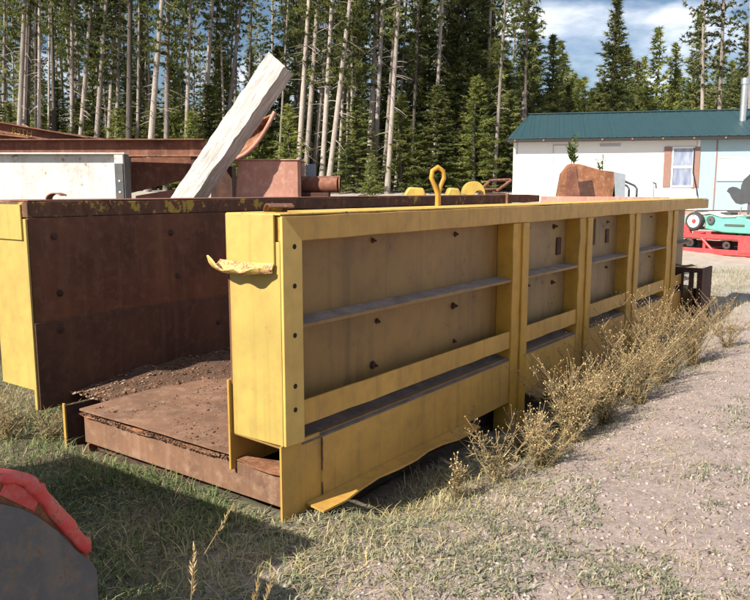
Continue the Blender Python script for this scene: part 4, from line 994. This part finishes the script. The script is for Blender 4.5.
for x, y in pts:
    z0 = float(gz(x, y)); px, _ = proj((x, y, z0 + 2)); D = (Vector((x, y, 0)) - CAM).dot(FH); u = rs.random()
    if px > 512:
        src = youngs[rs.randrange(3)] if u < .55 else spruces[rs.randrange(4)]; h0 = 9 if u < .55 else 13
        h = rs.uniform(6.5, 11.5); tree('conifer_tree', src[0], src[1], (x, y, z0 - .1), h / h0, rs.uniform(1.2, 1.7), 0, 'conifer of the wood behind the house roof, ' + region(px), 'conifers behind the house')
    elif px < 290 and D > 52 and u > .72: continue
    elif u < (.16 if px < 290 else .24):
        src = spruces[rs.randrange(4)]; h = rs.uniform(7, 12) if px < 290 else rs.uniform(11, 17)
        tree('conifer_tree', src[0], src[1], (x, y, z0 - .1), h / 13, rs.uniform(.85, 1.2), 0, 'dark full-crowned conifer deep in the forest, ' + region(px), 'conifers deep in the forest')
    elif u < (.46 if px < 290 else .48):
        src = youngs[rs.randrange(3)]; h = rs.uniform(4.5, 9)
        tree('conifer_tree', src[0], src[1], (x, y, z0 - .1), h / 9, rs.uniform(.9, 1.3), 0, 'yellow green young conifer deep in the forest, ' + region(px), 'young conifers deep in the forest')
    else:
        p = pines[rs.randrange(4)]; tree('pine_tree', p[0], p[rs.choice((1, 1, 1, 2))], (x, y, z0 - .1), rs.uniform(.75, 1.05), rs.uniform(.5, .9), R_(rs.uniform(-3, 4.5)), 'thin pine deep in the forest, ' + region(px), 'pines deep in the forest')
# sunlit brush and young trees at the forest edge
BRUSH = [(-8, 6.5, 38), (14, 4.2, 37), (32, 7.5, 41), (48, 3.6, 37), (62, 6.0, 42), (84, 4.6, 38), (99, 7.8, 43), (121, 4.0, 37.5), (134, 6.8, 42), (155, 4.4, 38), (176, 7.2, 43), (193, 3.9, 36.5), (212, 5.2, 38), (228, 7.4, 43), (242, 4.6, 37), (262, 6.4, 41), (281, 7.8, 42), (290, 4.3, 37), (318, 6.2, 43), (343, 7.6, 44), (357, 4.6, 37),
         (380, 6.8, 43), (401, 4.8, 37), (414, 8.4, 42), (436, 5.2, 37.5), (455, 7.4, 41), (474, 5.6, 37), (492, 8.0, 41), (508, 5.0, 38)]
for i, (px, h, D) in enumerate(BRUSH):
    F0 = dep(px, 188, D); z0 = float(gz(F0.x, F0.y)); src = youngs[i % 3] if i % 4 else spruces[i % 3]; h0 = 9.0 if i % 4 else 13.0
    tree('young_conifer', src[0], src[1], (F0.x, F0.y, z0 - .1), h / h0, .55 + .07 * h, 0, ('tall ' if h > 7 else 'low ' if h < 4.7 else '') + 'sunlit young conifer at the forest edge, ' + ORD[i] + ' from the left', 'young conifers at the forest edge')
# far wood closing the view between the trunks
V, T_, tn = [], [], []; off = 0
src = [crown_arrays(400 + s, .3, 9, 2.2, .65, 6, spruce_prof, .42, 6, .75, .20, .3, .05) for s in range(3)]
for k in range(170):
    px = rs.uniform(-260, 1000); D = rs.uniform(88, 125); F0 = dep(px, 188, D); v, t_, a = src[k % 3]; z0 = float(gz(F0.x, F0.y)); sc = rs.uniform(.75, 1.35)
    V.append(v * np.array([sc * 1.15, sc * 1.15, sc]) + np.array([F0.x, F0.y, z0])); T_.append(t_ + off); tn.append(a); off += len(v)
tag(inst('distant_wood', np_mesh('distant_wood', np.concatenate(V), np.concatenate(T_), M['needle_spruce'], np.concatenate(tn))), 'distant dark wood closing the view between the trunks', 'wood', kind='stuff')

# ------------------------------------------------------------------ grass, gravel and weeds
def in_view(p, m_=40):
    d = np.stack([p[:, 0] - CAM.x, p[:, 1] - CAM.y, p[:, 2] - CAM.z], 1); z = d @ np.array(CF)
    x = 375 + 750 * (d @ np.array(CR)) / np.maximum(z, .05); y = 300 - 750 * (d @ np.array(CU)) / np.maximum(z, .05)
    return (z > .3) & (x > -m_ - 60) & (x < 750 + m_ + 60) & (y < 640 + m_)
def blades(name, p, h, lean, wid, tint, mat, seed):
    r = np.random.default_rng(seed); n = len(p); a = r.random(n) * 6.283; dx, dy = np.cos(a), np.sin(a); sx, sy = -dy, dx
    L_ = lean * h; q = np.stack([p[:, 0], p[:, 1], p[:, 2]], 1)
    S = np.stack([sx * wid, sy * wid, np.zeros(n)], 1)
    mid = q + np.stack([dx * L_ * .35, dy * L_ * .35, h * .62], 1); tip = q + np.stack([dx * L_, dy * L_, h * (1 - .25 * np.minimum(lean, 1.5))], 1)
    V = np.stack([q - S, q + S, mid - S * .8, mid + S * .8, tip], 1).reshape(-1, 3)
    t = np.array([[0, 1, 3], [0, 3, 2], [2, 3, 4]]); T_ = (t[None] + (np.arange(n) * 5)[:, None, None]).reshape(-1, 3)
    return np_mesh(name, V, T_, mat, np.repeat(tint, 5))
r = np.random.default_rng(31)
n = 260000
D = .9 + 17 * r.random(n) ** 2.0; A = np.radians(r.uniform(-33, 33, n)) - _y * -1
gx = CAM.x - np.sin(_y + (A - _y) * -1) * D; ang = r.uniform(-32, 32, n); an = _y - np.radians(ang)
gx = CAM.x - np.sin(an) * D; gy = CAM.y + np.cos(an) * D
# how thickly grass grows: by the trough and to the left, thinning on the gravel yard
den = .20 + .80 * (1 - sstep(gx + .9 * (vnoise(gx, gy, .8, 41) - .5), -.15, 1.0)) + .30 * (vnoise(gx, gy, 1.6, 42) > .62) + .5 * ((gx > 0) & (gx < .9) & (gy > .8)) * vnoise(gx, gy, 2.2, 46)
den *= .35 + .9 * vnoise(gx, gy, 3.3, 43)
inside = (gx > -2.3) & (gx < .0) & (gy > .0) & (gy < 8.2); bare = (gx > -.35) & (gx < .22) & (gy > -.1) & (gy < .45)
keep = (r.random(n) < den) & ~inside & ~(bare & (r.random(n) < .8)) & ~((gx < -2.3) & (gy > 6))
gx, gy = gx[keep], gy[keep]; gp = np.stack([gx, gy, gz(gx, gy) - .004], 1); v_ = in_view(gp); gp = gp[v_]; gx, gy = gp[:, 0], gp[:, 1]; n = len(gp)
yard = sstep(gx, .7, 1.7); yard = sstep(gx + .5 * (vnoise(gx, gy, 1.5, 47) - .5), -.2, 1.0); h = (.025 + .08 * r.random(n) ** 1.6) * (1 - .6 * yard) * (.6 + .8 * vnoise(gx, gy, 2.2, 44))
tint = np.clip(.62 * vnoise(gx, gy, 1.8, 45) + .5 * r.random(n) + .10 * yard - .08 - .22 * (1 - sstep(gx, -.2, .5)) * (gy < .2), 0, 1)  # less straw at lower left: greener grass, also darkened for the bucket's shadow
gi = inst('grass', blades('grass', gp, h, .3 + 1.3 * r.random(n), (.0016 + .0020 * r.random(n)) * (1 - .45 * yard), tint, M['grass'], 32))
tag(gi, 'short mixed green and dry grass around the trough', 'grass', kind='stuff')
# flattened straw litter
n = 15000; ang = r.uniform(-32, 32, n); D = 1.0 + 9 * r.random(n) ** 1.6; an = _y - np.radians(ang); gx = CAM.x - np.sin(an) * D; gy = CAM.y + np.cos(an) * D
keep = ~((gx > -2.3) & (gx < .0) & (gy > 0) & (gy < 8.2)) & (r.random(n) < 1 - .8 * sstep(gx, .3, 1.2)); gx, gy = gx[keep], gy[keep]; n = len(gx)
gp = np.stack([gx, gy, gz(gx, gy) + .004], 1)
gi = inst('straw_litter', blades('straw_litter', gp, .02 + .03 * r.random(n), 2.0 + 3 * r.random(n), .0012 + .0015 * r.random(n), .3 + .7 * r.random(n), M['dry'], 33))
tag(gi, 'flattened pale straw lying over the ground', 'straw', kind='stuff')
# low broad-leaved ground cover in patches
n = 150000; ang = r.uniform(-32, 32, n); D = 1.2 + 9 * r.random(n) ** 1.6; an = _y - np.radians(ang); gx = CAM.x - np.sin(an) * D; gy = CAM.y + np.cos(an) * D
pn = vnoise(gx, gy, 1.9, 51) * .6 + vnoise(gx, gy, 6.5, 52) * .4 + .20 * np.exp(-((gx - .42) / .38) ** 2) * (gy > .1) - .05 * sstep(gx, 1.2, 2.4)
keep = (pn + .22 * (r.random(n) - .5) > .615) & ~((gx > -2.3) & (gx < .0) & (gy > 0) & (gy < 8.2)) & (r.random(n) < .9); gx, gy = gx[keep], gy[keep]; n = len(gx); gp = np.stack([gx, gy, gz(gx, gy)], 1)
gi = inst('ground_cover', blades('ground_cover', gp, .008 + .028 * r.random(n) ** 1.5, .5 + 1.6 * r.random(n), .002 + .0032 * r.random(n), r.random(n), M['cover'], 36))
tag(gi, 'low grey green ground cover growing through the gravel', 'ground cover', kind='stuff')
# gravel
def sp_gravel(r, n):
    ang = r.uniform(-20, 32, n); D = 1.0 + 9 * r.random(n) ** 1.7; an = _y - np.radians(ang); x = CAM.x - np.sin(an) * D; y = CAM.y + np.cos(an) * D
    k = (r.random(n) < sstep(x, .1, 1.3) + .12) & ~((x > -2.3) & (x < .05) & (y > .0) & (y < 8.2)); return np.stack([x[k], y[k]], 1)
gi = inst('gravel', chips('gravel', 75000, sp_gravel, lambda x, y: gz(x, y) - .003, .002, .017, M['pebble'], 34, flat=.6))
tag(gi, 'pinkish grey gravel of the yard', 'gravel', kind='stuff')
# dry weeds along the foot of the wall
M['dry_stem'] = plain('dry_stem', (.25, .175, .09), .85, .25)
def weed(loc, h, n, seed, label, seeds=True, spread=.45, group='dry weeds along the yellow wall'):
    r = random.Random(seed); e = empty('dry_weed', loc); tag(e, label, 'weed', group)
    b = MB(); S_v, S_t, S_n = [], [], []; lf_v, lf_t, lf_n = [], [], []
    ico = [(0, 0, 1), (.9, 0, .1), (-.45, .78, .1), (-.45, -.78, .1), (0, 0, -1)]; it = [(0, 1, 2), (0, 2, 3), (0, 3, 1), (4, 2, 1), (4, 3, 2), (4, 1, 3)]
    def head(p, s):
        i0 = len(S_v); S_v.extend([(p.x + a * s, p.y + c * s, p.z + d * s * 1.2) for a, c, d in ico]); S_t.extend([(i0 + a, i0 + c, i0 + d) for a, c, d in it]); S_n.extend([r.random()] * 5)
    for k in range(n):
        a = r.random() * 6.28; sp = spread * (.2 + r.random()); hh = h * (.55 + .5 * r.random())
        p0 = Vector((r.uniform(-.05, .05), r.uniform(-.05, .05), -.02)); p2 = Vector((math.cos(a) * sp * hh, math.sin(a) * sp * hh, hh)); p1 = p0.lerp(p2, .5) + Vector((math.cos(a), math.sin(a), 0)) * -.06 * hh
        b.tube([p0, p1, p2], [.0032, .0026, .0014], 4, False); head(p2, .007)
        for q in range(5 if seeds else 2):
            u = .45 + .5 * r.random(); c = p1.lerp(p2, (u - .5) * 2) if u > .5 else p0.lerp(p1, u * 2); aa = r.random() * 6.28; l_ = hh * (.10 + .16 * r.random())
            d = Vector((math.cos(aa) * .7, math.sin(aa) * .7, .75)) * l_; b.tube([c, c + d], [.0017, .0011], 3, False); head(c + d, .0042 + .0042 * r.random())
            if r.random() < .6:
                d2 = Vector((math.cos(aa + 1.2) * .6, math.sin(aa + 1.2) * .6, .6)) * l_ * .6; b.tube([c + d * .5, c + d * .5 + d2], [.0014, .001], 3, False); head(c + d * .5 + d2, .0036 + .0036 * r.random())
        for q in range(14):
            u = r.random() * .8; c = p0.lerp(p2, u); aa = r.random() * 6.28; l_ = .05 + .07 * r.random(); d = Vector((math.cos(aa), math.sin(aa), r.uniform(-.2, .7))) * l_; s_ = Vector((-math.sin(aa), math.cos(aa), 0)) * .004
            i0 = len(lf_v); lf_v.extend([c + s_, c - s_, c + d]); lf_t.append((i0, i0 + 1, i0 + 2)); lf_n.extend([r.random()] * 3)
    b.build('stems', M['dry_stem'], e, fix=False)
    if seeds: inst('seed_heads', np_mesh('seed_heads', S_v, S_t, M['seed'], S_n), e)['kind'] = 'stuff'
    inst('leaves', np_mesh('leaves', [tuple(v) for v in lf_v], lf_t, M['dry'], lf_n), e); return e
WEEDS = [(.40, 1.05, .36, 10, 'dry weed with round seed heads nearest the camera by the yellow wall'), (.46, 1.42, .42, 13, 'second dry weed along the yellow wall, before the first post'), (.62, 1.75, .33, 16, 'bushy dry weed a step out from the first post'), (.42, 1.98, .44, 16, 'dry weed against the wall just before the first post'),
         (.58, 2.35, .42, 20, 'dense straw coloured weed in front of the first post'), (.40, 2.7, .50, 20, 'tall dry weed touching the first post'), (.66, 2.85, .38, 18, 'spreading dry weed a step out past the first post'), (.45, 3.25, .52, 22, 'tall dense weed midway between first and second post'), (.72, 3.45, .40, 18, 'low bushy weed out from the wall between first and second post'),
         (.46, 3.85, .58, 22, 'tallest golden weed in front of the second post'), (.70, 4.2, .48, 18, 'dry weed a step out from the second post'), (.48, 4.6, .62, 20, 'golden weed between second and third post'), (.75, 5.1, .5, 16, 'thin dry weed out from the third post'), (.50, 5.6, .6, 16, 'dry weed in front of the third post'), (.85, 6.2, .5, 12, 'sparse dry weed near the last post'), (.60, 6.9, .55, 12, 'farthest dry weed beside the last post')]
for i, (x, y, h, n, lab) in enumerate(WEEDS): weed((x, y, float(gz(x, y))), h * (.8 + .4 * ((i * 5) % 7) / 6) * (1.15 if 4 <= i <= 13 else 1), int(n * (1.5 if 3 <= i <= 12 else 1) * (.9 + .8 * ((i * 7) % 5) / 4)), 70 + i, lab, spread=.5 + .5 * ((i * 3) % 4) / 3)
weed((CAM.x - 1.9, CAM.y + .55, float(gz(CAM.x - 1.9, CAM.y + .55))), .62, 7, 150, 'dry weed with seed heads in front of the grey bucket plate', True, .35, None)
# grey stems under the left wall, stalks in the foreground
for i, (x, y, h, lab) in enumerate(((-2.45, -.15, .30, 'grey tangled weed under the left wall end, near the support plate'), (-2.72, -.05, .34, 'grey tangled weed at the left edge under the wall'), (-2.2, .02, .26, 'small grey weed beside the support plate'))):
    weed((x, y, float(gz(x, y))), h, 16, 120 + i, lab, False, .9, 'grey weeds under the left wall')
def stalk(px, py, D, tx, ty, D2, label, seed):
    A = dep(px, py, D); A.z = float(gz(A.x, A.y)); B = dep(tx, ty, D2); e = empty('grass_stalk', A); tag(e, label, 'grass stalk', 'tall dry grass stalks in the foreground'); r = random.Random(seed)
    d = B - A; b = MB(); b.tube([(0, 0, -.01), d * .5 + Vector((0, 0, .02)), d], [.0028, .0024, .0012], 5, False); b.build('stem', M['dry_stem'], e, fix=False)
    V, T_, tn = [], [], []
    for k in range(26):
        u = .74 + .26 * r.random(); c = d * u; q = Vector((r.uniform(-1, 1), r.uniform(-1, 1), r.uniform(-.2, 1))).normalized() * .016 + d.normalized() * .016; s_ = Vector((.003, .002, 0)); i0 = len(V); V += [tuple(c + s_), tuple(c - s_), tuple(c + q)]; T_.append((i0, i0 + 1, i0 + 2)); tn += [r.random()] * 3
    inst('ear', np_mesh('ear', V, T_, M['seed'], tn), e)
stalk(180, 596, 2.15, 194, 548, 2.2, 'upright dry grass stalk in the shadow right of the bucket', 1)
stalk(172, 548, 2.75, 232, 507, 2.75, 'slanting pale grass stalk crossing the shadow', 2)
stalk(228, 606, 2.1, 272, 578, 2.15, 'low slanting grass stalk at the bottom of the shadow', 3)
stalk(236, 596, 2.2, 260, 565, 2.25, 'short dry grass stalk near the lower edge of the shadow', 4)
stalk(655, 395, 6.4, 700, 350, 6.5, 'long dry stalk leaning right beyond the last post', 5)
stalk(640, 380, 6.8, 668, 312, 6.8, 'tall dry stalk rising beside the last post', 6)
